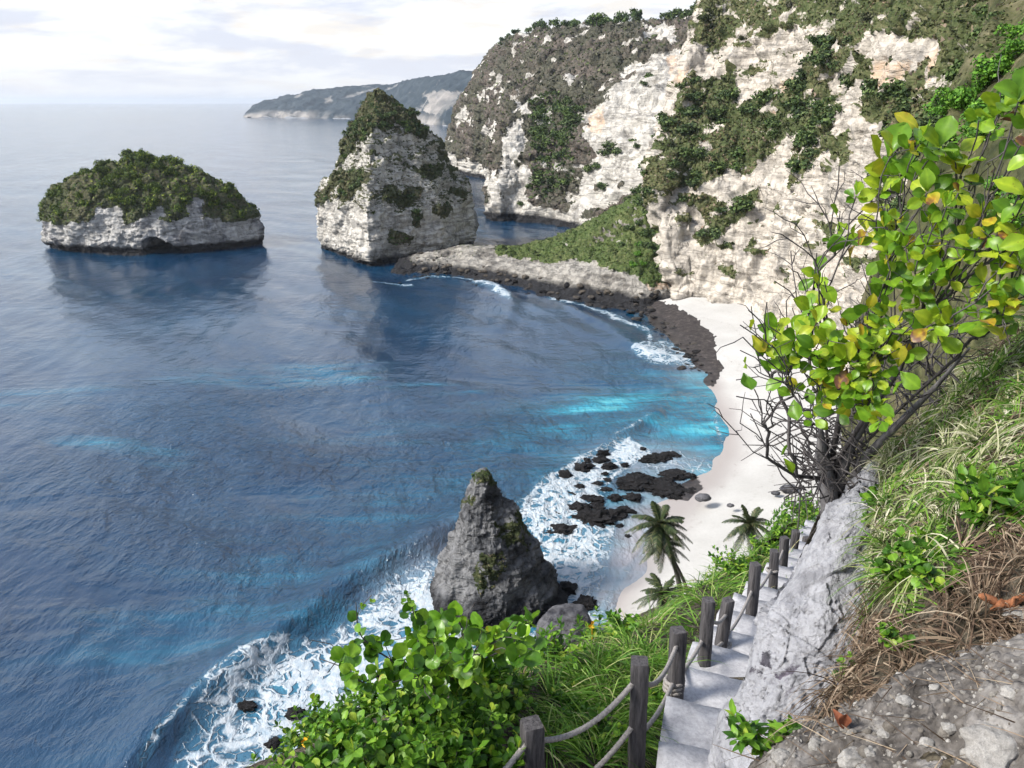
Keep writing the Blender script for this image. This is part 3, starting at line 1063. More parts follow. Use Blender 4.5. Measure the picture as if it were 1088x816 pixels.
# ----------------------------------------------------------------------------
# main cliff (its scrub stands proud of the rock in rounded lumps)
# ----------------------------------------------------------------------------
def build_cliff():
    cols = [
        [(735, 310, 255), (722, 290, 258), (707, 215, 268), (716, 150, 288), (736, 92, 300), (752, 48, 305), (768, 5, 310), (780, -60, 318)],
        [(716, 332, 209), (715, 316, 209), (693, 215, 212), (690, 182, 217), (710, 112, 232), (727, 70, 244), (745, 12, 256), (760, -60, 275)],
        [(742, 345, 204), (740, 326, 204), (735, 235, 207), (735, 180, 212), (755, 110, 228), (765, 60, 238), (776, -5, 252), (790, -80, 272)],
        [(770, 350, 197), (768, 334, 197), (770, 250, 199), (776, 190, 204), (795, 112, 217), (800, 55, 225), (805, -20, 240), (815, -100, 260)],
        [(806, 368, 187), (805, 350, 187), (815, 270, 189), (820, 200, 193), (836, 120, 202), (840, 50, 207), (846, -40, 224), (850, -120, 245)],
        [(850, 405, 162), (850, 385, 163), (855, 290, 167), (860, 210, 171), (872, 130, 179), (880, 50, 186), (890, -60, 200), (895, -150, 220)],
        [(914, 460, 134), (915, 440, 135), (916, 320, 142), (918, 220, 147), (922, 140, 153), (930, 60, 160), (940, -60, 175), (945, -160, 195)],
        [(1010, 540, 109), (1010, 520, 110), (1000, 370, 118), (990, 240, 124), (986, 150, 128), (986, 60, 134), (990, -60, 150), (995, -180, 170)],
        [(1150, 580, 98), (1150, 560, 99), (1120, 400, 104), (1090, 260, 108), (1070, 150, 112), (1060, 50, 118), (1060, -60, 130), (1065, -200, 150)],
    ]
    s = Surf(lattice(cols, 420, 520))
    rock_disp(s, 3.0, 28, 2.0, 9, .75, 1.6, .55, 2.0, .55)
    P = s.P
    polyA = [(686, 214), (684, 185), (700, 145), (720, 110), (733, 72), (745, 84), (752, 110), (762, 90), (768, 66), (786, 76), (778, 112), (800, 106), (822, 96), (836, 100), (850, 90), (862, 66), (872, 42), (888, 30), (908, 42), (892, 72), (874, 98), (852, 132), (832, 152), (812, 172), (795, 190), (776, 186), (758, 190), (735, 200), (712, 205), (700, 220)]
    polyB = [(733, 50), (748, 0), (750, -80), (1100, -80), (1045, 100), (1000, 132), (985, 92), (1002, 45), (960, 40), (935, 34), (905, 46), (880, 32), (852, 24), (832, 30), (805, 32), (775, 42), (760, 62)]
    polyC = [(718, 214), (745, 206), (768, 214), (766, 224), (740, 226)]
    polyD = [(733, 250), (752, 236), (768, 226), (790, 206), (812, 196), (806, 212), (780, 234), (760, 258), (745, 262)]
    polyE = [(764, 256), (782, 258), (782, 266), (766, 266)]
    polyF = [(855, 96), (880, 84), (892, 112), (884, 130), (880, 160), (866, 166), (850, 192), (842, 205), (836, 190), (846, 160)]
    polyG = [(906, 56), (926, 62), (926, 92), (938, 100), (960, 86), (980, 60), (986, 92), (968, 110), (956, 130), (922, 128), (912, 100)]
    polyH = [(880, 150), (900, 142), (905, 165), (890, 175)]
    polyI = [(950, 130), (985, 95), (1010, 130), (980, 200), (940, 260), (930, 200)]
    polyJ = [(740, 88), (760, 84), (772, 100), (752, 118)]
    dense = masks(P, [polyA, polyD, polyG, polyF, polyI], 16, 7)
    thin = masks(P, [polyB, polyC, polyE, polyH, polyJ], 16, 7)
    gaps = smooth(.06, .22, fbm(P / np.array([8, 8, 3.5]), 5, .6))
    ns = fbm(P / np.array([10, 10, 3.5]) + 5, 4)
    n = s.normals().reshape(-1, 3)
    ledge = smooth(.15, .45, n[:, 2] + .3 * ns) * smooth(.05, .3, ns)
    veg = np.clip(dense * (1 - .8 * gaps) + thin * (.95 - .5 * gaps + .5 * ns) + .7 * ledge + .6 * smooth(.26, .36, ns), 0, 1)
    veg *= smooth(6, 10, P[:, 2] + 2 * ns)
    s.attrs['veg'] = veg
    s.attrs['ochre'] = masks(P, [[(925, 62), (948, 66), (966, 66), (960, 84), (938, 98), (926, 90)], [(984, 58), (998, 50), (992, 85), (984, 92)], [(955, 128), (985, 112), (992, 132), (970, 150)],
                                 [(735, 88), (748, 84), (745, 105), (733, 108)], [(830, 85), (845, 80), (842, 100), (832, 102)], [(810, 128), (822, 116), (824, 126), (812, 138)], [(718, 74), (730, 70), (728, 92), (716, 90)]], 7, 5)
    lumps(s, veg, .95, 3.4)
    o = obj('cliff', s.mesh('cliff', M['cliff']))
    o['kind'] = 'structure'
    scrub('cliff_scrub', s, 46000, np.clip(veg - .25, 0, 1), M['scrub'], .85, .45, 5)
    # separate bushes
    r = np.random.default_rng(9)
    X, N = s.sample(170, np.clip(dense * veg - .3, 0, 1), r)
    for p in X:
        plant('cliff_shrub', 'dark', p - np.array([0, 0, .5]), r.uniform(1.6, 4.4), 'dark green shrub rooted in the vegetated spine of the tall white cliff above the beach', 'shrub', 'shrubs on the tall white cliff', .9)
    X, N = s.sample(45, np.clip(thin * veg, 0, 1) * (P[:, 2] > 60), r)
    for p in X:
        plant('clifftop_shrub', 'mauve', p - np.array([0, 0, .4]), r.uniform(1.4, 3.2), 'dull brownish shrub on the stepped upper ledges of the tall white cliff', 'shrub', 'shrubs on the upper ledges', .8)
    for (x, y, sz) in ((776, 262, 2.2), (752, 250, 3.6), (790, 214, 3.2), (768, 226, 2.6), (728, 214, 2.6), (740, 196, 2.8)):
        d = np.argmin((proj(P)[0] - x) ** 2 + (proj(P)[1] - y) ** 2)
        plant('cliff_shrub', 'dark', P[d], sz, 'dark round shrub standing alone on the bare lower white cliff face', 'shrub', 'lone shrubs on the bare lower cliff', .75)
    return s


cliff = build_cliff()


# ----------------------------------------------------------------------------
# middle headland
# ----------------------------------------------------------------------------
def build_headland():
    cols = [
        [(476, 190, 640), (478, 170, 690), (494, 128, 730), (520, 90, 760), (550, 50, 780), (560, 52, 820)],
        [(471, 186, 616), (472, 162, 614), (487, 114, 610), (506, 84, 604), (530, 52, 600), (545, 50, 700)],
        [(500, 193, 558), (500, 165, 553), (510, 120, 540), (524, 84, 534), (548, 42, 536), (560, 44, 640)],
        [(519, 200, 525), (521, 170, 518), (527, 130, 495), (540, 88, 480), (572, 38, 488), (585, 42, 600)],
        [(521, 238, 366), (522, 195, 370), (530, 142, 385), (553, 90, 420), (598, 34, 452), (605, 40, 560)],
        [(550, 246, 350), (552, 200, 355), (565, 142, 370), (588, 86, 400), (628, 32, 436), (635, 38, 540)],
        [(590, 254, 333), (595, 200, 340), (605, 142, 352), (625, 86, 376), (660, 31, 416), (665, 38, 520)],
        [(648, 266, 302), (655, 190, 315), (660, 132, 330), (675, 76, 356), (697, 29, 400), (700, 36, 500)],
        [(708, 280, 275), (715, 200, 290), (715, 140, 310), (725, 72, 336), (736, 22, 380), (740, 30, 480)],
        [(790, 285, 272), (800, 200, 290), (800, 140, 310), (810, 72, 336), (820, 5, 380), (825, 12, 480)],
    ]
    s = Surf(lattice(cols, 340, 440))
    rock_disp(s, 4.0, 42, 2.6, 14, .9, 2.4, .9, 3.2, .7)
    P = s.P
    white = [
        [(519, 236), (521, 195), (533, 168), (543, 132), (553, 128), (557, 150), (555, 172), (565, 190), (560, 212), (582, 236), (604, 240), (606, 260), (520, 260)],
        [(622, 150), (618, 124), (638, 112), (655, 94), (665, 76), (690, 52), (722, 52), (736, 70), (720, 110), (700, 150), (692, 190), (665, 210), (640, 218), (620, 228), (600, 236), (604, 215), (618, 196), (626, 180), (634, 166)],
        [(470, 190), (470, 160), (490, 170), (506, 172), (524, 180), (524, 200)],
        [(676, 27), (716, 27), (716, 42), (690, 40)],
        [(505, 100), (518, 96), (522, 108), (508, 112)], [(488, 118), (497, 112), (498, 126), (488, 130)], [(604, 82), (622, 80), (620, 92), (606, 90)],
        [(545, 105), (556, 104), (560, 122), (548, 124)], [(517, 136), (530, 128), (530, 142), (518, 150)],
    ]
    wm = masks(P, white, 15, 11)
    ns = fbm(P / 8, 4)
    veg = np.clip(1 - wm + .0 * ns, 0, 1) * np.clip(1.0 - .9 * smooth(.14, .34, fbm(P / np.array([16, 16, 9]) + 3, 4)), 0, 1)
    veg = np.maximum(veg, wm * smooth(.30, .42, fbm(P / 10 + 8, 3)) * .8)
    veg *= smooth(4, 9, P[:, 2] + 3 * ns)
    s.attrs['veg'] = veg
    s.attrs['ochre'] = masks(P, [[(708, 62), (735, 62), (728, 92), (714, 92)], [(625, 122), (645, 112), (640, 140), (626, 142)]], 7, 6)
    lumps(s, veg, 1.5, 6.0)
    o = obj('headland', s.mesh('headland', M['headland']))
    o['kind'] = 'structure'
    scrub('headland_scrub', s, 26000, np.clip(veg - .3, 0, 1), M['mauve_scrub'], 1.5, .8, 6)
    g = masks(P, [[(565, 106), (590, 100), (612, 112), (626, 114), (612, 136), (606, 160), (612, 196), (592, 204), (576, 212), (560, 202), (570, 172), (568, 140)]], 6, 8)
    scrub('gully_scrub', s, 5000, g, M['shrub'], 1.5, 1.2, 8)
    r = np.random.default_rng(19)
    X, N = s.sample(42, g, r)
    for p in X:
        plant('gully_shrub', 'dark', p - np.array([0, 0, .5]), r.uniform(2.4, 4.6), 'dark green shrub in the overgrown gully down the middle of the far white headland', 'shrub', 'shrubs in the headland gully', 1.0)
    for x, y, sz in ((648, 155, 4.2), (655, 162, 3.4), (643, 165, 4.0), (676, 155, 3.0), (626, 180, 4.0), (634, 176, 3.2), (672, 150, 3.0), (690, 82, 3.2), (684, 88, 2.4), (640, 198, 3.0), (553, 216, 2.4)):
        pxy = proj(P)
        d = np.argmin((pxy[0] - x) ** 2 + (pxy[1] - y) ** 2)
        plant('headland_shrub', 'dark', P[d] - np.array([0, 1, 1.0]), sz, 'dark shrub standing out on the bare white wall of the far headland', 'shrub', 'shrubs on the bare headland wall', .9)
    return s


headland = build_headland()

# trees along the headland skyline
def tree_parts():
    out = []
    for sd in (3, 5, 8):
        mb = MB()
        tube(mb, [(0, 0, -.6), (.03, .02, .3), (.06, -.03, .75)], [.07, .05, .03], 5)
        crown = clump_mesh('crown', M['shrub'], 150, .27, sd, .75, 5)
        crown.transform(__import__('mathutils').Matrix.Translation((0, 0, .45)) @ __import__('mathutils').Matrix.Scale(.75, 4))
        out.append((mb.mesh('trunk', M['trunk']), crown))
    return out


TP = tree_parts()
TP_masters = []
for tm, cm in TP:
    e = empty('skyline_tree', (0, 0, 0))
    obj('trunk', tm, e)
    obj('crown', cm, e)
    TP_masters.append([e, False])
r = np.random.default_rng(31)
sky_line = [(528, 53), (545, 42), (560, 37), (575, 35), (600, 34), (628, 32), (660, 31), (697, 29), (720, 25), (738, 21), (752, 14)]
sx_ = np.array([a for a, b in sky_line])
sy_ = np.array([b for a, b in sky_line])
HP = headland.P
hpx, hpy = proj(HP)
for k in range(58):
    x = r.uniform(560, 752) if k > 6 else r.uniform(530, 565)
    y = np.interp(x, sx_, sy_)
    d = np.argmin((hpx - x) ** 2 + (hpy - y) ** 2)
    m = TP_masters[k % 3]
    sz = r.uniform(3.0, 6.5)
    loc = tuple(HP[d] + np.array([0, r.uniform(0, 8), .3]))
    if not m[1]:
        o = m[0]
        m[1] = True
        o.location, o.scale = loc, (sz, sz, sz)
    else:
        o = copy_tree(m[0], loc, (0, 0, r.uniform(0, 6.28)), (sz * r.uniform(.8, 1.3), sz, sz * r.uniform(.9, 1.5)))
    tag(o, 'small dark tree on the far headland skyline against pale sky', 'tree', 'trees along the headland skyline')


# ----------------------------------------------------------------------------
# distant headland across the water
# ----------------------------------------------------------------------------
def build_far():
    sky_pts = [(260, 126), (264, 117), (276, 111), (300, 104), (330, 98), (370, 94), (400, 93), (430, 89), (460, 83), (490, 80), (530, 80), (580, 82)]
    cols = []
    for x, y in sky_pts:
        tb = np.interp(x, [260, 420, 440, 530, 580], [2650, 2350, 1900, 1500, 1450])
        B = at(x, 0, 1)
        py = 408 + 838 * (((H + 3) / tb - SP) / CP)
        base = at(x, py, tb)
        top_t = tb + 260
        m = at(x, py + (y - py) * .35, tb + 30)
        m2 = at(x + 2, py + (y - py) * .7, tb + 120)
        cols.append([base, m, m2, at(x + 3, y, top_t), at(x + 3, y + 4, top_t + 200)])
    s = Surf(lattice(cols, 120, 420))
    P = s.P
    s.displace(9 * fbm(P / 130, 4) + 16 * (fbm(P / np.array([90, 90, 200]), 4, .5, True) - .3) + 3 * fbm(P / 14, 3))
    P = s.P
    s.attrs['veg'] = masks(P, [[(447, 100), (470, 96), (490, 98), (482, 112), (462, 124), (450, 118), (456, 108)], [(295, 120), (325, 118), (330, 127), (296, 127)], [(345, 104), (352, 102), (353, 108), (346, 110)]], 5, 30)
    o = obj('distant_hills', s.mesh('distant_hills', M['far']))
    o['kind'] = 'structure'


build_far()


# ----------------------------------------------------------------------------
# isthmus joining the pyramid stack to the cliff
# ----------------------------------------------------------------------------
def build_isthmus():
    cols = [
        [(405, 305, tz(305, -1)), (408, 296, 243), (414, 288, 246), (420, 281, 251), (425, 275, 259), (430, 275, 290)],
        [(445, 303, tz(303, -1)), (445, 293, 243), (446, 285, 246), (450, 276, 251), (455, 270, 259), (458, 272, 290)],
        [(488, 306, tz(306, -1)), (488, 294, 240), (488, 280, 244), (492, 270, 250), (496, 262, 259), (498, 266, 292)],
        [(540, 318, tz(318, -1)), (542, 303, 227), (546, 286, 231), (550, 274, 241), (555, 265, 251), (556, 264, 294)],
        [(590, 330, tz(330, -1)), (592, 312, 216), (594, 291, 220), (598, 272, 232), (602, 249, 246), (604, 258, 298)],
        [(640, 336, tz(336, -1)), (642, 318, 208), (643, 294, 212), (645, 264, 226), (648, 226, 241), (652, 250, 305)],
        [(684, 340, tz(340, -1)), (684, 322, 204), (684, 300, 208), (686, 256, 221), (690, 203, 234), (694, 240, 305)],
        [(722, 338, tz(338, -1)), (718, 326, 205), (714, 308, 209), (708, 270, 221), (706, 214, 236), (708, 240, 305)],
        [(752, 338, tz(338, -1)), (745, 328, 205), (740, 308, 212), (732, 270, 226), (728, 220, 242), (728, 240, 305)],
    ]
    s = Surf(lattice(cols, 190, 380))
    P = s.P
    s.displace(1.5 * fbm(P / 9, 4) + .7 * (fbm(P / np.array([3.5, 3.5, 8]), 4, .55, True) - .3) + .35 * fbm(P / np.array([9, 9, .8]), 3) + .5 * fbm(P / 1.6, 3))
    P = s.P
    px, py = proj(P)
    n = s.normals().reshape(-1, 3)
    grass = masks(P, [[(400, 284), (425, 279), (470, 268), (500, 256), (545, 262), (600, 244), (648, 218), (690, 196), (712, 205), (722, 290), (705, 300), (690, 304), (668, 292), (640, 282), (610, 276), (585, 282), (555, 272), (535, 270)]], 7, 4)
    front = 1 - smooth(-2, 2, P[:, 1] - 262)
    veg = grass * smooth(.2, .5, n[:, 2] + .4 * fbm(P / 4, 3)) * np.clip((px - 520) / 30, .25, 1)
    veg = np.maximum(veg, masks(P, [[(525, 262), (560, 268), (556, 275), (530, 272)]], 4, 3))
    s.attrs['veg'] = np.clip(veg, 0, 1)
    s.attrs['ochre'] = masks(P, [[(684, 292), (706, 290), (712, 306), (690, 308)]], 4, 3)
    lumps(s, s.attrs['veg'], .85, 3.6)
    o = obj('isthmus', s.mesh('isthmus', M['isthmus']))
    o['kind'] = 'structure'
    scrub('hill_grass', s, 22000, np.clip(s.attrs['veg'] - .2, 0, 1), M['meadow'], .55, .3, 12)
    r = np.random.default_rng(41)
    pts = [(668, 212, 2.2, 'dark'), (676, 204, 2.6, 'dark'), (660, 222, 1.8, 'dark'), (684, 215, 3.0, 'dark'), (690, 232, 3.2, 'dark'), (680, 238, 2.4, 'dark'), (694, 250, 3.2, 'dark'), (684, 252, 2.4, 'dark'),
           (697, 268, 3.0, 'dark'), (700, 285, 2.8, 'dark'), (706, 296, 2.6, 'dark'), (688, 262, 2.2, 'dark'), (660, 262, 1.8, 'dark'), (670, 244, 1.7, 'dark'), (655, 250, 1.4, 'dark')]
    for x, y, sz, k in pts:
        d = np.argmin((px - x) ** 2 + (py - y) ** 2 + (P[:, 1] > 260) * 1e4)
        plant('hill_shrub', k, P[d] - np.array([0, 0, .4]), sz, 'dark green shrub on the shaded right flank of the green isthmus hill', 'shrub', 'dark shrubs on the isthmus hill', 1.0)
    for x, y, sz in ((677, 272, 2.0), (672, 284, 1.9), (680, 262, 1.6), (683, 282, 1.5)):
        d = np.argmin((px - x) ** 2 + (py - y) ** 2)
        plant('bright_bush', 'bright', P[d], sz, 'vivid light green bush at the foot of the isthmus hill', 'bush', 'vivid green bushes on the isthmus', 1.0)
    return s


isthmus = build_isthmus()


# ----------------------------------------------------------------------------
# sea stacks: rings round an axis
# ----------------------------------------------------------------------------
def ring_rock(axis, poly, table, nr=220, nc=420, disp=None, seed=0, lean=(0, 0), sm=3):
    """poly: plan outline (x,y) round the axis; table rows: (z, left scale, right scale, depth scale)"""
    poly = np.asarray(poly, float)
    a = np.arctan2(poly[:, 1], poly[:, 0])
    o = np.argsort(a)
    poly, a = poly[o], a[o]
    th = np.linspace(-math.pi, math.pi, nc, endpoint=False)
    # radius along the ray to the polygon edge
    R = np.zeros(nc)
    for i in range(len(poly)):
        p0, p1 = poly[i], poly[(i + 1) % len(poly)]
        d = np.stack([np.cos(th), np.sin(th)], 1)
        e = p1 - p0
        den = d[:, 0] * e[1] - d[:, 1] * e[0]
        den = np.where(np.abs(den) < 1e-9, 1e-9, den)
        rr = (p0[0] * e[1] - p0[1] * e[0]) / den
        s_ = (p0[0] * d[:, 1] - p0[1] * d[:, 0]) / den
        ok = (rr > 0) & (s_ >= -1e-6) & (s_ <= 1 + 1e-6)
        R = np.where(ok, np.where(R == 0, rr, np.minimum(R, rr)), R)
    k = np.array([.25, .5, .25])
    for _ in range(sm):
        R = k[0] * np.roll(R, 1) + k[1] * R + k[2] * np.roll(R, -1)
    T = np.asarray(table, float)
    zz = np.interp(np.linspace(0, 1, nr), np.linspace(0, 1, len(T)), T[:, 0])
    u = np.interp(np.linspace(0, 1, nr), np.linspace(0, 1, len(T)), np.arange(len(T)))
    sl_ = np.interp(u, np.arange(len(T)), T[:, 1])[:, None]
    sr = np.interp(u, np.arange(len(T)), T[:, 2])[:, None]
    sd = np.interp(u, np.arange(len(T)), T[:, 3])[:, None]
    ct, sn = np.cos(th)[None, :], np.sin(th)[None, :]
    X = np.where(ct < 0, sl_, sr) * R[None, :] * ct
    Y = sd * R[None, :] * sn
    G = np.stack([axis[0] + X + lean[0] * zz[:, None], axis[1] + Y + lean[1] * zz[:, None], np.broadcast_to(zz[:, None], X.shape)], -1)
    s = Surf(G, True, False)
    c = G.mean((0, 1))
    if (s.normals() * (G - c)).sum(2).mean() < 0:
        s.flip = True
    return s


def cap(s, name, mat, org):
    """mesh with the top closed"""
    V = s.P
    nr, nc = s.G.shape[:2]
    q = s.quads()
    V2 = np.vstack([V, s.G[-1].mean(0, keepdims=True) + np.array([[0, 0, .2]])])
    top = (nr - 1) * nc
    T = [[top + k, top + (k + 1) % nc, len(V)] for k in range(nc)]
    if s.flip:
        T = [x[::-1] for x in T]
    at_ = {k: np.append(v, v[-1]) for k, v in s.attrs.items()}
    return mesh_from(name, V2 - np.asarray(org), q, T, mat, at_)


def build_pyramid():
    ax = gz(408, 271)
    ax[1] += 5
    L = np.array([-25.0, 9.0])
    N = np.array([-1.5, -25.0])
    Rr = np.array([31.5, 12.0])
    poly = [L, (-14.5, -7), N, (12, -13.5), (20, -10), (24, 2), Rr, (20, 26), (-4, 30), (-22, 22)]
    W = lambda l, r_: (l / 75.0, r_ / 94.0)
    tb = [(-3, *W(76, 94), 1.0), (.6, *W(72, 90), .97), (2.2, *W(74, 93), .99), (3.5, *W(77, 95), 1.0), (8, *W(77, 95), 1.0), (13, *W(77, 93), .99), (18, *W(75, 91), .94), (20, *W(70, 88), .9), (24, *W(62, 80), .82),
          (28, *W(54, 70), .74), (33, *W(46, 62), .64), (37, *W(41, 57), .56), (41, *W(34, 49), .47), (44, *W(27, 40), .37), (47, *W(20, 29), .27), (50, *W(12, 18), .16), (52.3, *W(6, 8), .08), (54, *W(1, 1), .02)]
    s = ring_rock(ax, poly, tb, 320, 620, sm=1)
    rock_disp(s, 1.2, 16, .9, 7, .42, 1.2, .45, 1.6)
    P = s.P
    polys = [[(372, 165), (345, 190), (330, 225), (336, 205), (352, 170), (370, 120), (384, 95), (402, 86), (418, 92), (440, 112), (456, 138), (450, 150), (432, 138), (420, 128), (408, 140), (402, 130), (392, 148), (382, 152)],
             [(340, 205), (362, 178), (368, 186), (358, 200), (345, 215), (330, 228), (330, 215)], [(366, 186), (384, 180), (394, 192), (380, 200), (372, 214), (360, 218), (358, 206)],
             [(418, 210), (440, 196), (452, 200), (436, 222), (420, 218)], [(412, 246), (440, 250), (432, 260), (414, 258)], [(460, 215), (480, 220), (474, 232), (460, 228)],
             [(440, 176), (470, 174), (470, 188), (448, 190)], [(400, 200), (416, 196), (430, 206), (412, 216)], [(436, 226), (446, 222), (446, 240), (438, 240)], [(478, 196), (498, 204), (492, 212), (476, 206)]]
    m = masks(P, polys, 8, 4)
    nn = s.normals().reshape(-1, 3)
    ns = fbm(P / np.array([5, 5, 3]), 4)
    back = P[:, 1] > ax[1] + 6
    veg = np.clip(m + smooth(.25, .5, nn[:, 2] + .5 * ns) * .6 + .45 * smooth(.1, .35, ns), 0, 1) * smooth(15, 19, P[:, 2] + 2 * ns)
    veg = np.maximum(veg, m * .9)
    px, py = proj(P)
    veg = np.where(back & (P[:, 2] > 22), np.clip(.7 + ns, 0, 1), veg)
    s.attrs['veg'] = veg
    lumps(s, veg * smooth(52, 42, P[:, 2]), .8, 2.8)
    org = ax * np.array([1, 1, 0])
    root = obj('sea_stack', cap(s, 'sea_stack', M['stack'], org), None, org)
    tag(root, 'tall pyramid shaped white limestone sea stack with a green topped peak', 'sea stack')
    scrub('stack_scrub', s, 9000, np.clip(veg - .3, 0, 1), M['scrub'], .75, .4, 15)
    r = np.random.default_rng(51)
    X, N_ = s.sample(95, np.clip(m * 2 * (P[:, 2] > 38) + m * .7, 0, 2) * (~back) * (P[:, 2] < 49), r)
    for p in X:
        plant('stack_shrub', 'dark', p - np.array([0, 0, .4]), r.uniform(1.0, 2.2), 'dark green shrub clinging to the pyramid shaped sea stack', 'shrub', 'shrubs on the pyramid shaped stack', 1.0)
    for x, y in ((416, 253), (424, 256), (432, 254), (420, 260)):
        d = np.argmin((px - x) ** 2 + (py - y) ** 2 + back * 1e4)
        plant('ledge_bush', 'bright', P[d], 1.1, 'light green low bush on a ledge low on the pyramid shaped stack', 'bush', 'light green bushes on the stack ledge', .6)


build_pyramid()


def build_island():
    ax = gz(157, 262)
    ax[1] += 6
    th = np.linspace(0, 2 * math.pi, 18, endpoint=False)
    poly = [((39.5 * (1 + .05 * math.sin(3 * a + 1))) * math.cos(a), 23 * (1 + .06 * math.sin(4 * a)) * math.sin(a)) for a in th]
    tb = [(-3, 1.0, 1.0, 1.0), (.5, .95, .96, .93), (2.0, .96, .97, .94), (3.2, 1.0, 1.0, 1.0), (7, 1.0, .98, 1.0), (11, .99, .95, .97), (13.5, .975, .89, .92), (16, .945, .82, .85), (19.5, .85, .70, .74), (22.5, .71, .55, .62), (25.5, .52, .38, .46), (28, .32, .22, .3), (30, .13, .09, .14), (30.8, .02, .02, .02)]
    s = ring_rock(ax, poly, tb, 220, 520)
    rock_disp(s, 1.8, 14, 1.1, 7, .35, 1.3, .35, 1.8)
    P = s.P
    px, py = proj(P)
    # sea cave
    cx, cz = -39.5 * 0.0 + gz(176, 270)[0], 0
    dcave = ((P[:, 0] - cx + .5 * P[:, 2]) / 5.6) ** 2 + (P[:, 2] / 6.2) ** 2
    front = P[:, 1] < ax[1] - 6
    push = np.where(front, np.clip(1 - dcave, 0, 1) ** .35, 0) * 15.0
    s.G = s.G + (push[:, None] * np.array([0, 1.0, 0])).reshape(s.G.shape)
    P = s.P
    ns = fbm(P / np.array([6, 6, 4]), 4)
    bare = masks(P, [[(40, 236), (70, 238), (95, 236), (104, 222), (128, 218), (134, 240), (148, 232), (160, 226), (178, 236), (200, 232), (196, 214), (214, 210), (216, 232), (232, 232), (240, 250), (272, 256), (280, 290), (30, 290)],
                     [(160, 222), (172, 218), (178, 230), (164, 230)]], 7, 4)
    veg = np.clip(1 - bare, 0, 1) * smooth(8.5, 11, P[:, 2] + ns)
    s.attrs['veg'] = veg
    lumps(s, veg, .8, 4.0)
    org = ax * np.array([1, 1, 0])
    o = obj('rock_island', cap(s, 'rock_island', M['island'], org), None, org)
    tag(o, 'low domed rock island with a tree covered top and a small sea cave', 'island')
    scrub('island_undergrowth', s, 9000, veg, M['island_leaf'], .95, .7, 25)
    r = np.random.default_rng(61)
    fr = P[:, 1] < ax[1] + 14
    X, N_ = s.sample(230, veg * fr * (.4 + (P[:, 2] > 14)), r)
    for i, p in enumerate(X):
        plant('island_tree', 'island', p - np.array([0, 0, .6]), r.uniform(1.1, 2.9), 'bushy dark green tree in the canopy of the domed rock island', 'tree', 'trees covering the rock island', 1.15)


build_island()


def build_spire():
    ax = gz(529, 636)
    poly = [(-6.9, 1.0), (-5.0, -3.6), (-1.5, -5.6), (2.5, -5.0), (6.0, -3.0), (7.8, .5), (5.5, 4.5), (0, 6.2), (-4.5, 4.5)]
    tb = [(-2, 1.06, 1.0, 1.0), (.4, 1.06, .96, 1.0), (1.2, 1.04, .88, .96), (2.8, .94, .73, .84), (4.4, .84, .66, .75), (5.95, .73, .60, .66), (7.4, .635, .525, .57), (8.8, .54, .45, .48), (10.3, .425, .375, .39), (11.8, .31, .29, .29), (12.8, .235, .215, .215), (13.7, .155, .14, .15), (14.5, .09, .07, .08), (15.0, .02, .02, .02)]
    s = ring_rock(ax, poly, tb, 260, 420, lean=(-.085, 0))
    rock_disp(s, .7, 5, .6, 2.6, .16, .7, .22, .7, .6)
    P = s.P
    m = masks(P, [[(507, 505), (512, 494), (520, 494), (530, 507), (526, 516), (510, 514)], [(503, 606), (512, 590), (530, 588), (536, 600), (526, 622), (512, 634), (505, 622)], [(525, 558), (545, 545), (560, 560), (564, 580), (545, 582), (535, 572)],
                  [(490, 535), (503, 518), (506, 524), (492, 545)]], 17, 1.7)
    m = m * np.clip(1.1 - 1.2 * smooth(.0, .3, fbm(P / .9, 4)), 0, 1)
    s.attrs['veg'] = m * .85
    org = ax * np.array([1, 1, 0])
    o = obj('sea_spire', cap(s, 'sea_spire', M['spire'], org), None, org)
    tag(o, 'dark grey pointed rock spire in the surf with a tuft of green on its tip', 'rock spire')
    r = np.random.default_rng(5)
    X, N = s.sample(900, m * (P[:, 1] < ax[1] + 1), r)
    mm = quads_on('summit_scrub', M['scrub'], X - org + N * .1, unit(N + r.normal(size=X.shape) * .6), .32 * r.uniform(.5, 1.4, len(X)), r)
    obj('moss', mm, o)
    top = P[np.argmax(P[:, 2])]
    cl = clump_mesh('tuft', M['shrub'], 420, .17, 3, .7)
    c = obj('tuft', cl, o, tuple(top - org - np.array([0, 0, .9])))
    c.scale = (.95, .9, 1.1)


build_spire()


# ----------------------------------------------------------------------------
# boulders
# ----------------------------------------------------------------------------
def ico(sub=4):
    import bmesh
    bm = bmesh.new()
    bmesh.ops.create_icosphere(bm, subdivisions=sub, radius=1)
    bm.verts.ensure_lookup_table()
    V = np.array([v.co[:] for v in bm.verts])
    T = np.array([[v.index for v in f.verts] for f in bm.faces])
    bm.free()
    return V, T


ICO3, ICO4, ICO5 = ico(3), ico(4), ico(5)


def rock_mesh(name, mat, dims, seed, rough=.35, base=ICO4, cut=6, freq=1.3):
    V, T = base
    V = V.copy()
    r = np.random.default_rng(seed)
    for _ in range(cut):      # broken faces
        n = unit(r.normal(size=3))
        h = r.uniform(.62, .9)
        d = V @ n
        V = V - np.where(d > h, d - h, 0)[:, None] * n * .85
    V = V * (1 + rough * fbm(V * freq + seed, 4, .55)[:, None])
    V = V * np.asarray(dims)
    return mesh_from(name, V, None, T, mat, {'veg': np.zeros(len(V))})


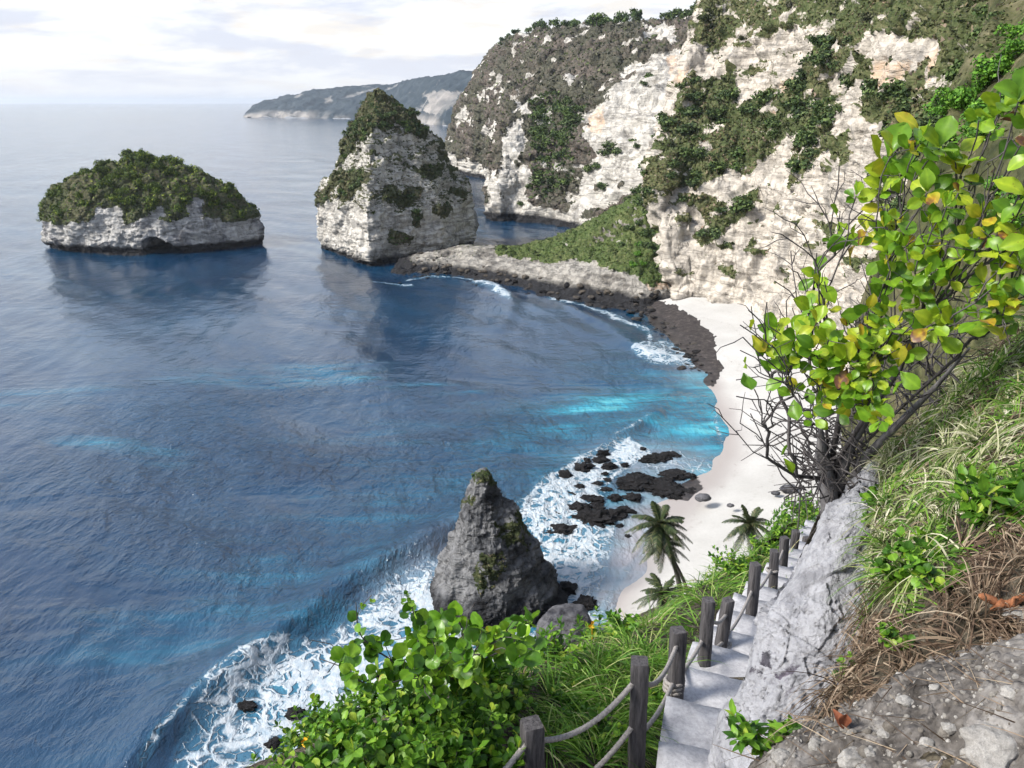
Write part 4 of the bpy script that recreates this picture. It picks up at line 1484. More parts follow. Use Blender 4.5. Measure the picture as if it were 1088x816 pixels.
def build_boulders():
    # big boulder beside the spire
    p = gz(601, 684)
    o = obj('boulder', rock_mesh('boulder', M['boulder'], (2.9, 2.6, 3.3), 5, .28, ICO5, 8, 1.2), None, tuple(p + np.array([0, 0, .9])))
    tag(o, 'blue grey boulder below the spire, greenest on its top', 'boulder')
    V, N = [], []
    cl = clump_mesh('moss', M['scrub'], 200, .2, 4, .35)
    c = obj('moss', cl, o, (.5, -.4, 2.35))
    c.scale = (1.5, 1.2, .8)
    blk = [  # px, py, width px, flatness, label
        (640, 483, 15, .5, 'small black rock farthest out in the surf off the reef'), (638, 490, 17, .5, None), (647, 497, 16, .5, None), (664, 495, 8, .6, None), (622, 491, 13, .5, None),
        (619, 499, 22, .45, None), (601, 507, 20, .45, 'black rock at the outer left edge of the reef'), (683, 478, 7, .6, None), (643, 504, 7, .6, None), (615, 519, 15, .4, None), (608, 528, 14, .4, None),
        (629, 533, 22, .4, None), (593, 531, 12, .4, None), (617, 542, 26, .4, None), (634, 543, 18, .4, None), (593, 549, 12, .5, None),
        (596, 567, 27, .5, 'broad black rock alone in the white foam right of the spire'), (632, 556, 42, .32, 'largest black rock in the foam left of the tall palm'), (655, 550, 24, .45, None), (664, 545, 20, .45, None),
        (676, 515, 40, .12, 'long low black reef slab between surf and beach'), (708, 523, 42, .10, 'long low dark reef ledge running onto the sand'), (653, 531, 16, .35, None), (673, 530, 20, .3, None),
        (658, 560, 9, .5, None), (667, 571, 8, .5, None), (700, 488, 24, .12, None), (716, 505, 26, .12, None), (622, 646, 26, .5, 'black rock touching the right side of the blue grey boulder'), (604, 630, 24, .6, 'black rock at the right foot of the spire'),
        (545, 690, 24, .5, 'black rock behind the round leaved bush'), (290, 792, 16, .5, 'dark rock in the lower left foam'), (262, 752, 18, .3, None), (335, 772, 26, .4, None), (312, 760, 20, .35, None), (650, 655, 7, .5, None)]
    rr_ = np.random.default_rng(8)
    for cx_, cy_, sx2, sy2, n_ in ((678, 515, 34, 6, 13), (712, 523, 26, 5, 9), (700, 488, 30, 4, 9), (625, 545, 28, 10, 9), (716, 506, 14, 3, 4)):
        for _ in range(n_):
            blk.append((cx_ + rr_.normal() * sx2 * .55, cy_ + rr_.normal() * sy2 * .6, rr_.uniform(5, 17), rr_.uniform(.15, .4), None))
    for i, (x, y, wd, fl, lab) in enumerate(blk):
        t_ = tz(y)
        p = gz(x, y)
        w_ = wd * t_ / 838 / 2
        name = 'reef_rock'
        o = obj(name, rock_mesh(name, M['black_rock'], (w_ * 1.05, w_ * .85, w_ * fl * .95), 100 + i, 1.0, ICO5 if wd > 25 else ICO4, 7, 3.0 if wd > 30 else 1.9), None, tuple(p + np.array([0, w_ * .3, w_ * fl * .15])))
        o.rotation_euler = (0, 0, random.uniform(-.5, .5))
        tag(o, lab or 'small wet black rock washed by foam on the reef before the beach', 'rock', None if lab else 'small black rocks on the reef')
    for x, y, wd, lab in ((747, 529, 16, 'flat grey stone lying alone on the pale sand'), (776, 537, 8, 'small grey stone on the sand near the right hand palm'), (838, 519, 18, 'grey boulder on the sand below the bare twigs'), (824, 524, 9, 'small dark stone on the sand left of the grey boulder')):
        p = gz(x, y, 2.0)
        w_ = wd * tz(y) / 838 / 2
        o = obj('beach_stone', rock_mesh('beach_stone', M['boulder'], (w_, w_ * .8, w_ * .5), int(x), .4, ICO3, 5), None, tuple(p))
        tag(o, lab, 'stone')
    # rubble along the isthmus shore
    r = np.random.default_rng(77)
    P = isthmus.P
    px, py = proj(P)
    wgt = ((P[:, 2] < 3.2) & (P[:, 2] > -.6) & (P[:, 1] < 260) & (px > 440)).astype(float)
    X, N = isthmus.sample(150, wgt, r)
    lib = [rock_mesh('shore_boulder', isthmus_mat, (1, .9, .7), 300 + k, .5, ICO3, 6) for k, isthmus_mat in enumerate([M['shore'], M['shore'], M['shore'], M['black_rock']])]
    for p in X:
        o = obj('shore_boulder', lib[r.integers(0, 4)], None, tuple(p))
        sz = r.uniform(.35, 1.25)
        o.scale = (sz * r.uniform(.8, 1.5), sz, sz * r.uniform(.6, 1.0))
        o.rotation_euler = (r.uniform(-.3, .3), r.uniform(-.3, .3), r.uniform(0, 6.28))
        tag(o, 'dark brown boulder in the rubble along the waterline of the isthmus', 'boulder', 'boulders along the isthmus shore')
    mid = np.array([(672, 322), (695, 336), (715, 355), (735, 378), (752, 398)], float)
    for _ in range(70):
        f = r.uniform(0, 3.99)
        i = int(f)
        c = mid[i] + (mid[i + 1] - mid[i]) * (f - i) + r.normal(size=2) * np.array([9, 4.5])
        o = obj('reef_boulder', lib[r.integers(0, 4)], None, tuple(gz(c[0], c[1], .45)))
        sz = .25 + .75 * r.random() ** 2
        o.scale = (sz * r.uniform(.9, 1.8), sz, sz * r.uniform(.35, .7))
        o.rotation_euler = (r.uniform(-.2, .2), r.uniform(-.2, .2), r.uniform(0, 6.28))
        tag(o, 'low dark rock in the reef strip at the far end of the beach', 'rock', 'rocks of the reef strip at the far beach end')


M['shore'] = rock_material('brown_shore_rock', L=2.5, Ls=.6, light=(.10, .085, .068), mid=(.048, .041, .034), dark=(.012, .012, .012), wet=.8, bumpd=.2, streak=.3)
build_boulders()


# ----------------------------------------------------------------------------
# near ground
# ----------------------------------------------------------------------------
def widen(rows, back):
    g = [[at(*p) for p in r_] for r_ in rows]
    g = [[p + np.array([0, -4.0, -.5]) for p in g[0]], [p + np.array([0, -1.3, -.05]) for p in g[0]]] + g
    if back:
        g.append([p + np.array([1.0, 4.0, -3.2]) for p in g[-1]])
        g.append([p + np.array([3.0, 9.0, -12.0]) for p in g[-1]])
        g.append([p + np.array([4.0, 12.0, -38.0]) for p in g[-1]])
    out = []
    for i, r_ in enumerate(g):
        lip = r_[0] + np.array([.05, .12, -.14])
        e = r_[-1]
        out.append([lip + np.array([.45, .55, -.9]), lip] + r_ + [e + np.array([1.6, .4, 1.0]), e + np.array([6, 1.5, 4.5]), e + np.array([22, 5, 17.])])
    n = len(out[0])
    return [[r_[c] for r_ in out] for c in range(n)]


def near_surfaces():
    out = {}
    # grey slab beside the steps
    k = [
        [(985, 478, 5.05), (945, 488, 5.0), (925, 490, 4.98), (912, 503, 5.05), (898, 520, 5.3), (892, 575, 6.6)],
        [(985, 540, 4.75), (945, 545, 4.72), (915, 545, 4.66), (895, 550, 4.72), (874, 560, 5.0), (866, 615, 6.6)],
        [(985, 600, 4.6), (945, 600, 4.55), (905, 600, 4.48), (876, 600, 4.52), (852, 604, 4.85), (846, 665, 6.4)],
        [(985, 660, 4.45), (945, 660, 4.42), (905, 660, 4.35), (856, 655, 4.4), (816, 652, 4.75), (810, 715, 6.1)],
        [(980, 715, 4.4), (940, 715, 4.36), (890, 712, 4.28), (836, 712, 4.32), (789, 706, 4.7), (784, 775, 5.9)],
        [(960, 765, 4.32), (910, 765, 4.3), (865, 762, 4.22), (812, 760, 4.25), (771, 752, 4.65), (766, 825, 5.6)],
        [(940, 830, 4.25), (890, 825, 4.22), (840, 820, 4.15), (796, 815, 4.2), (764, 805, 4.6), (758, 875, 5.4)],
        [(920, 900, 4.2), (870, 900, 4.15), (820, 895, 4.1), (785, 885, 4.15), (767, 875, 4.5), (765, 940, 5.2)]]
    s = Surf(lattice(k, 300, 360))
    P = s.P
    rg = smooth(-.15, .22, fbm(P / .55 + 7, 3))
    s.displace(.15 * fbm(P / .9, 3) + .050 * facets(P, .55, 3) + .010 * facets(P, .16, 4))
    P = s.P
    s.displace((.35 + .65 * rg) * (.006 * facets(P, .06, 5) + .019 * fbm(P / .075, 4, .62)))
    P = s.P
    pit = fbm(P / .05 + 3, 3)
    s.displace(-.022 * smooth(.1, .4, pit) * (.2 + rg))
    s.attrs['veg'] = .30 * masks(P, [[(885, 625), (925, 630), (945, 650), (940, 705), (900, 700), (880, 672)], [(800, 690), (845, 680), (860, 705), (835, 725), (805, 715)], [(765, 790), (800, 770), (805, 830), (765, 840)]], 30, .3) + .30 * smooth(.0, .45, fbm(P / .4 + 21, 4))
    o = obj('rock_slab', s.mesh('rock_slab', M['slab']))
    tag(o, 'pitted pale grey rock slab sloping between the steps and the grassy bank', 'rock slab')
    out['slab'] = s
    # bank on the right
    rows = [
        [(800, 930, 2.3), (900, 930, 2.0), (1000, 930, 1.9), (1100, 920, 1.8), (1300, 900, 1.7)],
        [(850, 800, 2.5), (930, 775, 2.4), (1010, 765, 2.2), (1100, 755, 2.1), (1300, 740, 2.0)],
        [(905, 725, 2.74), (960, 705, 2.62), (1020, 693, 2.48), (1100, 680, 2.35), (1300, 660, 2.2)],
        [(930, 650, 3.08), (970, 630, 2.96), (1025, 612, 2.78), (1100, 590, 2.6), (1300, 555, 2.4)],
        [(933, 565, 3.8), (970, 548, 3.6), (1025, 522, 3.3), (1100, 490, 3.0), (1300, 430, 2.8)],
        [(945, 500, 4.65), (978, 472, 4.4), (1030, 440, 4.0), (1100, 400, 3.7), (1300, 320, 3.4)],
        [(955, 476, 5.5), (990, 440, 5.3), (1045, 390, 4.9), (1110, 335, 4.6), (1300, 230, 4.2)],
        [(955, 492, 7.2), (992, 460, 7.2), (1052, 412, 7.0), (1120, 360, 7), (1320, 260, 6.5)]]
    cols = widen(rows, True)
    s = Surf(lattice(cols, 300, 360))
    P = s.P
    s.displace(.06 * fbm(P / .5, 3) + .02 * fbm(P / .1, 3))
    o = obj('bank_ground', s.mesh('bank_ground', M['bank']))
    o['kind'] = 'structure'
    out['bank'] = s
    # rubble apron at the bottom right: its own sheet a little proud of the bank
    rows = [
        [(775, 940, 2.25), (870, 935, 2.05), (980, 930, 1.88), (1100, 920, 1.76), (1300, 900, 1.66)],
        [(800, 850, 2.44), (890, 840, 2.25), (990, 830, 2.08), (1100, 815, 1.95), (1300, 800, 1.85)],
        [(835, 792, 2.52), (915, 780, 2.36), (1005, 765, 2.18), (1100, 745, 2.06), (1300, 720, 1.96)],
        [(868, 765, 2.66), (935, 742, 2.50), (1010, 720, 2.34), (1090, 695, 2.24), (1300, 660, 2.1)],
        [(880, 762, 2.76), (950, 735, 2.63), (1020, 705, 2.48), (1095, 680, 2.38), (1300, 640, 2.25)]]
    cols = widen(rows, False)
    s = Surf(lattice(cols, 280, 620))
    P = s.P
    s.displace(.02 + .06 * fbm(P / .3, 4) + .018 * fbm(P / .05, 4) + .012 * facets(P, .09, 6))
    o = obj('rubble_ground', s.mesh('rubble_ground', M['soil']))
    o['kind'] = 'structure'
    out['rubble'] = s
    # slope left of the steps
    a = [
        [(770, 930, 4.3), (700, 920, 4.4), (560, 920, 4.1), (330, 930, 3.9), (150, 1000, 5.5), (120, 1150, 10)],
        [(770, 850, 5.2), (690, 838, 5.35), (560, 818, 5.1), (335, 812, 4.9), (200, 850, 8), (170, 900, 17)],
        [(780, 785, 6.1), (690, 772, 6.35), (585, 752, 6.1), (450, 748, 5.7), (390, 785, 9), (375, 805, 24)],
        [(800, 730, 7.2), (722, 722, 7.5), (645, 706, 7.4), (560, 712, 7.2), (520, 735, 12), (505, 742, 35)],
        [(810, 690, 8.6), (748, 686, 8.9), (692, 677, 9.1), (632, 688, 9.1), (603, 708, 16), (590, 697, 52)],
        [(830, 656, 10), (785, 654, 10.3), (738, 645, 10.8), (690, 665, 11), (668, 684, 19), (650, 668, 66)],
        [(855, 626, 11.8), (818, 624, 12), (778, 613, 12.8), (738, 630, 13.2), (722, 650, 24), (708, 641, 73)],
        [(875, 594, 14.2), (843, 593, 14.6), (812, 590, 15.2), (790, 600, 15.7), (778, 630, 30), (766, 620, 80)],
        [(890, 562, 17), (863, 563, 17.6), (850, 555, 18.2), (835, 566, 19), (826, 605, 36), (824, 598, 86)],
        [(960, 535, 21), (925, 542, 22.2), (915, 540, 24), (900, 552, 26), (890, 585, 42), (885, 570, 95)]]
    cols = []
    for c in a:
        W = [at(*p) for p in c]
        d = W[-1] - W[-2]
        d = d / abs(d[2]) if d[2] < 0 else np.array([0, .6, -1])
        zz = W[-1][2]
        W.append(W[-1] + d * (max(zz, 0) + 3))
        cols.append(W)
    s = Surf(lattice(cols, 260, 300))
    P = s.P
    s.displace(.10 * fbm(P / .9, 3) + .03 * fbm(P / .2, 3))
    o = obj('slope_ground', s.mesh('slope_ground', M['bank']))
    o['kind'] = 'structure'
    out['slope'] = s
    # hillside behind the bush
    m = [
        [(1010, 470, 95), (1010, 420, 95), (1005, 300, 95), (1015, 215, 95), (1025, 150, 95), (1045, 95, 98), (1065, 40, 100), (1080, -40, 106)],
        [(900, 470, 60), (902, 420, 60), (925, 300, 58), (958, 215, 57), (985, 152, 56), (1010, 97, 57), (1040, 40, 61), (1060, -40, 68)],
        [(960, 470, 46), (962, 420, 46), (978, 300, 46), (1002, 215, 47), (1022, 150, 48), (1046, 92, 51), (1072, 40, 55), (1092, -40, 62)],
        [(1020, 470, 36), (1022, 420, 36), (1036, 300, 37), (1056, 215, 38), (1072, 150, 40), (1092, 90, 43), (1116, 40, 47), (1136, -40, 54)],
        [(1100, 470, 28), (1102, 420, 28), (1120, 300, 29), (1140, 215, 31), (1152, 150, 33), (1172, 90, 36), (1192, 40, 41), (1212, -40, 48)],
        [(1220, 470, 22), (1222, 420, 22), (1240, 300, 23), (1260, 215, 25), (1272, 150, 28), (1292, 90, 31), (1312, 40, 36), (1332, -40, 43)]]
    m = [[at(*c[0]) + np.array([0, -4.0, -34.0]), at(*c[0]) + np.array([0, -1.5, -9.0])] + c[1:] for c in m]
    m.append([(p if isinstance(p, np.ndarray) else at(*p)) + np.array([25, -12, 10.]) for p in m[-1]])
    s = Surf(lattice(m, 260, 240))
    P = s.P
    s.displace(.8 * fbm(P / 6, 4) + .25 * fbm(P / 1.2, 3))
    P = s.P
    o = obj('hillside', s.mesh('hillside', M['hillside']))
    o['kind'] = 'structure'
    out['hill'] = s
    px, py = proj(P)
    dk = masks(P, [[(985, 150), (1000, 110), (1030, 60), (1060, 0), (1088, -20), (1060, 40), (1040, 85), (1030, 120), (1000, 180), (960, 240), (940, 260)]], 10, 4)
    gr = masks(P, [[(1030, 120), (1055, 70), (1075, 40), (1100, 20), (1100, 110), (1075, 115), (1050, 130)], [(1000, 120), (1040, 100), (1065, 118), (1050, 150), (1010, 150), (1000, 170), (985, 160)], [(1060, 200), (1100, 190), (1100, 260), (1070, 250)]], 8, 4)
    scrub('hillside_scrub', s, 16000, np.clip(.15 + dk * .8, 0, 1) * (1 - .7 * gr), M['scrub'], .32, .3, 33)
    scrub('hillside_grass', s, 42000, np.clip(1 - dk, .05, 1), M['meadow'], .22, .45, 34)
    r = np.random.default_rng(71)
    X, N = s.sample(46, dk + .02, r)
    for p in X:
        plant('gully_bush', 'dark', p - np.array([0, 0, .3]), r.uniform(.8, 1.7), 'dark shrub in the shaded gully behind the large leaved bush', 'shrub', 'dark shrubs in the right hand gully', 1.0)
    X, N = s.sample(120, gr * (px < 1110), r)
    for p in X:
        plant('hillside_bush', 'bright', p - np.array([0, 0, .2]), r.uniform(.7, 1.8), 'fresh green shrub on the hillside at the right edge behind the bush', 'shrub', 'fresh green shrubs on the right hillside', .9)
    return out


NS = near_surfaces()


# ----------------------------------------------------------------------------
# steps
# ----------------------------------------------------------------------------
def build_steps():
    cl = [(735, 900, 4.5), (733, 835, 5.25), (735, 782, 6.15), (748, 738, 7.1), (768, 694, 8.6), (793, 657, 10.1), (820, 626, 11.9), (846, 594, 14.4), (866, 564, 17.4), (905, 542, 21)]
    W = np.array([at(*p) for p in cl])
    Lx = np.concatenate([[0], np.cumsum(np.linalg.norm(np.diff(W[:, :2], axis=0), axis=1))])
    n = int(Lx[-1] / .80)
    mb = MB()
    for i in range(n):
        s0, s1 = i * Lx[-1] / n, (i + 1) * Lx[-1] / n
        p0 = np.array([np.interp(s0, Lx, W[:, d]) for d in range(3)])
        p1 = np.array([np.interp(s1 + .05, Lx, W[:, d]) for d in range(3)])
        z = np.interp(s0 * .5 + s1 * .5, Lx, W[:, 2]) + .06
        d = p1[:2] - p0[:2]
        d /= np.linalg.norm(d)
        side = np.array([d[1], -d[0]])
        wl, wr = .24, .75
        nu, nv = 14, 7
        G = []
        for row in range(nv + 2):
            f = min(max((row - 1) / (nv - 1), 0), 1)
            drop = .45 if row in (0, nv + 1) else 0
            for cI in range(nu + 2):
                g = min(max((cI - 1) / (nu - 1), 0), 1)
                dr = .45 if cI in (0, nu + 1) else drop
                c = p0[:2] * (1 - f) + p1[:2] * f + side * (-wl + (wl + wr) * g)
                G.append([c[0], c[1], z - dr])
        G = np.array(G)
        e = fbm(G / .35, 3)
        G[:, 2] += .035 * e + .012 * fbm(G / .08, 3)
        G[:, 0] += .05 * fbm(G / .3 + 9, 3)
        G[:, 1] += .04 * fbm(G / .3 + 19, 3)
        mb.add(G, grid_quads(nv + 2, nu + 2)[:, ::-1])
    o = obj('stepped_path', mb.mesh('stepped_path', M['concrete']))
    o['kind'] = 'structure'


build_steps()


# ----------------------------------------------------------------------------
# rope fence
# ----------------------------------------------------------------------------
def build_fence():
    posts = {  # top px, py, depth, width, height, lean
        'Z': (452, 868, 4.2, .12, 1.2), 'A': (565, 768, 4.75, .125, 1.25), 'B': (680, 702, 5.1, .112, 1.4), 'C': (721, 669, 6.5, .115, 1.25), 'D': (753, 637, 7.5, .108, 1.12), 'E': (774, 637, 8.3, .105, 1.1),
        'F': (803, 599, 9.6, .112, 1.1), 'G': (823, 585, 11.2, .115, 1.1), 'H': (834, 571, 12.8, .12, 1.1), 'I': (846, 564, 14.4, .13, 1.1), 'J': (857, 571, 15.4, .12, 1.0)}
    base = at(*posts['B'][:3])
    root = empty('rope_fence', tuple(base - np.array([0, 0, 1.2])))
    tag(root, 'weathered square timber posts strung with thick sagging grey rope beside the steps', 'rope fence')
    org = np.array(root.location)
    top = {}
    for i, (k, (x, y, t_, w_, h)) in enumerate(posts.items()):
        r = np.random.default_rng(200 + i)
        p = at(x, y, t_)
        top[k] = p
        nz = 16
        mb = MB()
        rot = r.uniform(-.3, .3)
        lean = r.normal(size=2) * .045
        sec = []
        c8 = np.array([(-1, -.82), (-.82, -1), (.82, -1), (1, -.82), (1, .82), (.82, 1), (-.82, 1), (-1, .82)]) * w_ / 2
        c, s_ = math.cos(rot), math.sin(rot)
        c8 = c8 @ np.array([[c, s_], [-s_, c]])
        G = []
        for z in np.concatenate([np.linspace(-h - .35, -.02, nz), [0.0]]):
            f = .93 if z == 0 else 1.0
            ring = np.column_stack([p[0] + c8[:, 0] * f + lean[0] * z, p[1] + c8[:, 1] * f + lean[1] * z, np.full(8, p[2] + z)])
            G.append(ring)
        G = np.array(G)
        G += .006 * np.stack([fbm(G.reshape(-1, 3) / .09 + q_, 3) for q_ in (0, 7, 13)], -1).reshape(G.shape)
        mb.add(G.reshape(-1, 3), grid_quads(nz + 1, 8, True)[:, ::-1] if False else grid_quads(nz + 1, 8, True))
        mb.add(np.vstack([G[-1], G[-1].mean(0, keepdims=True)]), None, [[q_, (q_ + 1) % 8, 8] for q_ in range(8)])
        obj('post', mb.mesh('post', M['post'], False, org), root)

    def rope(a, da, b, db, sag, rad=.018):
        A = top[a] - np.array([0, 0, da])
        B = top[b] - np.array([0, 0, db])
        n = 90
        u = np.linspace(0, 1, n)[:, None]
        X = A + (B - A) * u
        X[:, 2] -= sag * 4 * u[:, 0] * (1 - u[:, 0])
        X += .004 * np.random.default_rng(int(da * 100 + sag * 1000)).normal(size=(1, 3))
        mb = MB()
        tube(mb, X, rad, 12, 3, 70 * 1.0)
        obj('rope', mb.mesh('rope', M['rope'], True, org), root)

    def wrap(k, dz, n=3, rad=.02):
        p, w_ = top[k], posts[k][3]
        a = np.linspace(0, 2 * math.pi * n, 40 * n)
        rr = w_ * .5 * 1.28
        X = np.column_stack([p[0] + rr * np.cos(a), p[1] + rr * np.sin(a), p[2] - dz + a / (2 * math.pi) * .042])
        mb = MB()
        tube(mb, X, rad, 8, 3, 70)
        obj('rope_binding', mb.mesh('rope_binding', M['rope'], True, org), root)
    rope('Z', .10, 'A', .10, .10)
    rope('A', .13, 'B', .11, .16)
    rope('A', .62, 'B', .50, .16)
    rope('B', .13, 'C', .12, .20)
    rope('B', .62, 'C', .50, .10)
    rope('C', .52, 'D', .42, .06)
    rope('D', .16, 'E', .16, .12)
    rope('D', .55, 'E', .50, .06)
    rope('E', .48, 'F', .35, .10)
    rope('F', .40, 'G', .30, .10)
    rope('G', .30, 'H', .22, .10)
    rope('H', .50, 'I', .40, .10)
    rope('I', .3, 'J', .3, .08)
    wrap('C', .62, 3)
    wrap('E', .72, 4)
    wrap('G', .34, 1)


build_fence()


# ----------------------------------------------------------------------------
# palms
# ----------------------------------------------------------------------------
def build_palm(base, crown, seed, nfr, flen, label, rad=.19):
    r = np.random.default_rng(seed)
    base, crown = np.asarray(base), np.asarray(crown)
    root = empty('palm_tree', tuple(base))
    tag(root, label, 'palm tree')
    mb = MB()
    n = 26
    u = np.linspace(0, 1, n)
    d = crown - base
    X = base + d * u[:, None]
    bow = np.array([d[1], -d[0], 0]) * .04
    X[:, :2] -= (d[:2] * .35) * (u * (1 - u))[:, None]
    rr = rad * (1.35 - .6 * u) * (1 + .05 * (np.arange(n) % 2))
    tube(mb, X, rr, 9)
    obj('trunk', mb.mesh('trunk', M['trunk'], True, base), root)
    mb = MB()
    for i in range(nfr):
        az = i * 2.399 + r.uniform(-.3, .3)
        el = R_(72) - (i / nfr) ** .8 * R_(125) + r.uniform(-.12, .12)
        L = flen * r.uniform(.85, 1.1)
        m = 16
        s_ = np.linspace(0, 1, m)
        hd = np.array([math.cos(az), math.sin(az), 0])
        droop = r.uniform(.28, .55) * math.cos(el * .6)
        pts = crown + np.outer(s_ * L * math.cos(el), hd) + np.outer(s_ * L * math.sin(el) - droop * L * s_ ** 2.2, [0, 0, 1])
        tube(mb, pts, .035 * (1.2 - s_), 4)
        T = unit(np.gradient(pts, axis=0))
        side = unit(np.cross(T, [0, 0, 1.0]))
        upv = np.cross(side, T)
        nl = 34
        for sg in (-1, 1):
            f = np.linspace(.06, 1, nl)
            c = np.stack([np.interp(f, s_, pts[:, k]) for k in range(3)], -1)
            tt = np.stack([np.interp(f, s_, T[:, k]) for k in range(3)], -1)
            sd = np.stack([np.interp(f, s_, side[:, k]) for k in range(3)], -1) * sg
            uu = np.stack([np.interp(f, s_, upv[:, k]) for k in range(3)], -1)
            ll = (flen * .24 * np.sin(np.clip(f * .86 + .14, 0, 1) * math.pi) ** .6 * r.uniform(.8, 1.15, nl))[:, None]
            hang = r.uniform(.2, .55, (nl, 1))
            tip = c + sd * ll * .72 + tt * ll * .55 - np.array([0, 0, 1.0]) * ll * hang + uu * ll * .05
            mid = c + sd * ll * .42 + tt * ll * .28 - np.array([0, 0, 1.0]) * ll * hang * .22
            wv = tt * flen * .011
            V = np.stack([c - wv, c + wv, mid + wv * 1.5, mid - wv * 1.5, tip], 1).reshape(-1, 3)
            k = np.arange(nl)[:, None] * 5
            mb.add(V, k + np.array([[0, 1, 2, 3]]), k + np.array([[3, 2, 4]]))
    obj('crown', mb.mesh('crown', M['palm'], True, base), root)


pb = at(724, 634, 71)
build_palm(pb, at(701, 556, 66.5), 1, 34, 2.75, 'tall coconut palm with a full dark crown on the slope above the beach')
pb2 = at(733, 636, 70.5)
build_palm(pb2, at(704, 577, 67.8), 4, 20, 2.3, 'thinner palm leaning close against the tall palm, its crown partly hidden', .13)
build_palm(at(716, 655, 67), at(704, 630, 65), 2, 24, 2.4, 'low palm below the tall palm, half hidden by the green slope', .15)
build_palm(gz(803, 600, 2.5), at(797, 556, tz(600, 2.5) * .955), 3, 26, 2.9, 'solitary palm on the pale sand above the fence line', .16)


# ----------------------------------------------------------------------------
# grass
# ----------------------------------------------------------------------------
def blades(name, mat, P, D, L, width, droop, seed, seg=5):
    r = np.random.default_rng(seed)
    n = len(P)
    D = unit(D)
    hv = r.normal(size=(n, 3))
    hv[:, 2] = 0
    side = unit(np.cross(D, hv))
    curl = unit(r.normal(size=(n, 3)))
    L = np.asarray(L)[:, None]
    wd = np.asarray(width)[:, None]
    dr = np.asarray(droop)[:, None]
    out = []
    for k in range(seg + 1):
        s_ = k / seg
        c = P + D * L * s_ + np.array([0, 0, -1.0]) * L * dr * s_ ** 2.2 + curl * L * .10 * s_ ** 2
        wk = wd * (1 - s_ ** 1.6) * .5 + .0004
        out.append(c - side * wk)
        out.append(c + side * wk)
    V = np.stack(out, 1)
    m = (seg + 1) * 2
    base = np.arange(n)[:, None] * m
    Q = np.concatenate([base + np.array([[2 * k, 2 * k + 1, 2 * k + 3, 2 * k + 2]]) for k in range(seg)])
    o = obj(name, mesh_from(name, V.reshape(-1, 3), Q, None, mat, None, True))
    o['kind'] = 'stuff'
    return o


def tufted(surf, n, wt, tufts, spread, r):
    X, N = surf.sample(tufts, wt, r)
    Y, M_ = surf.sample(n, wt, r)
    # pull each blade towards its nearest tuft
    idx = np.array([np.argmin(((X - y) ** 2).sum(1)) for y in Y])
    f = r.uniform(.3, 1.0, (n, 1)) ** .6 * spread
    P = Y + (X[idx] - Y) * (1 - f)
    out = unit(P - X[idx] + 1e-4)
    return P, N[idx], out, idx


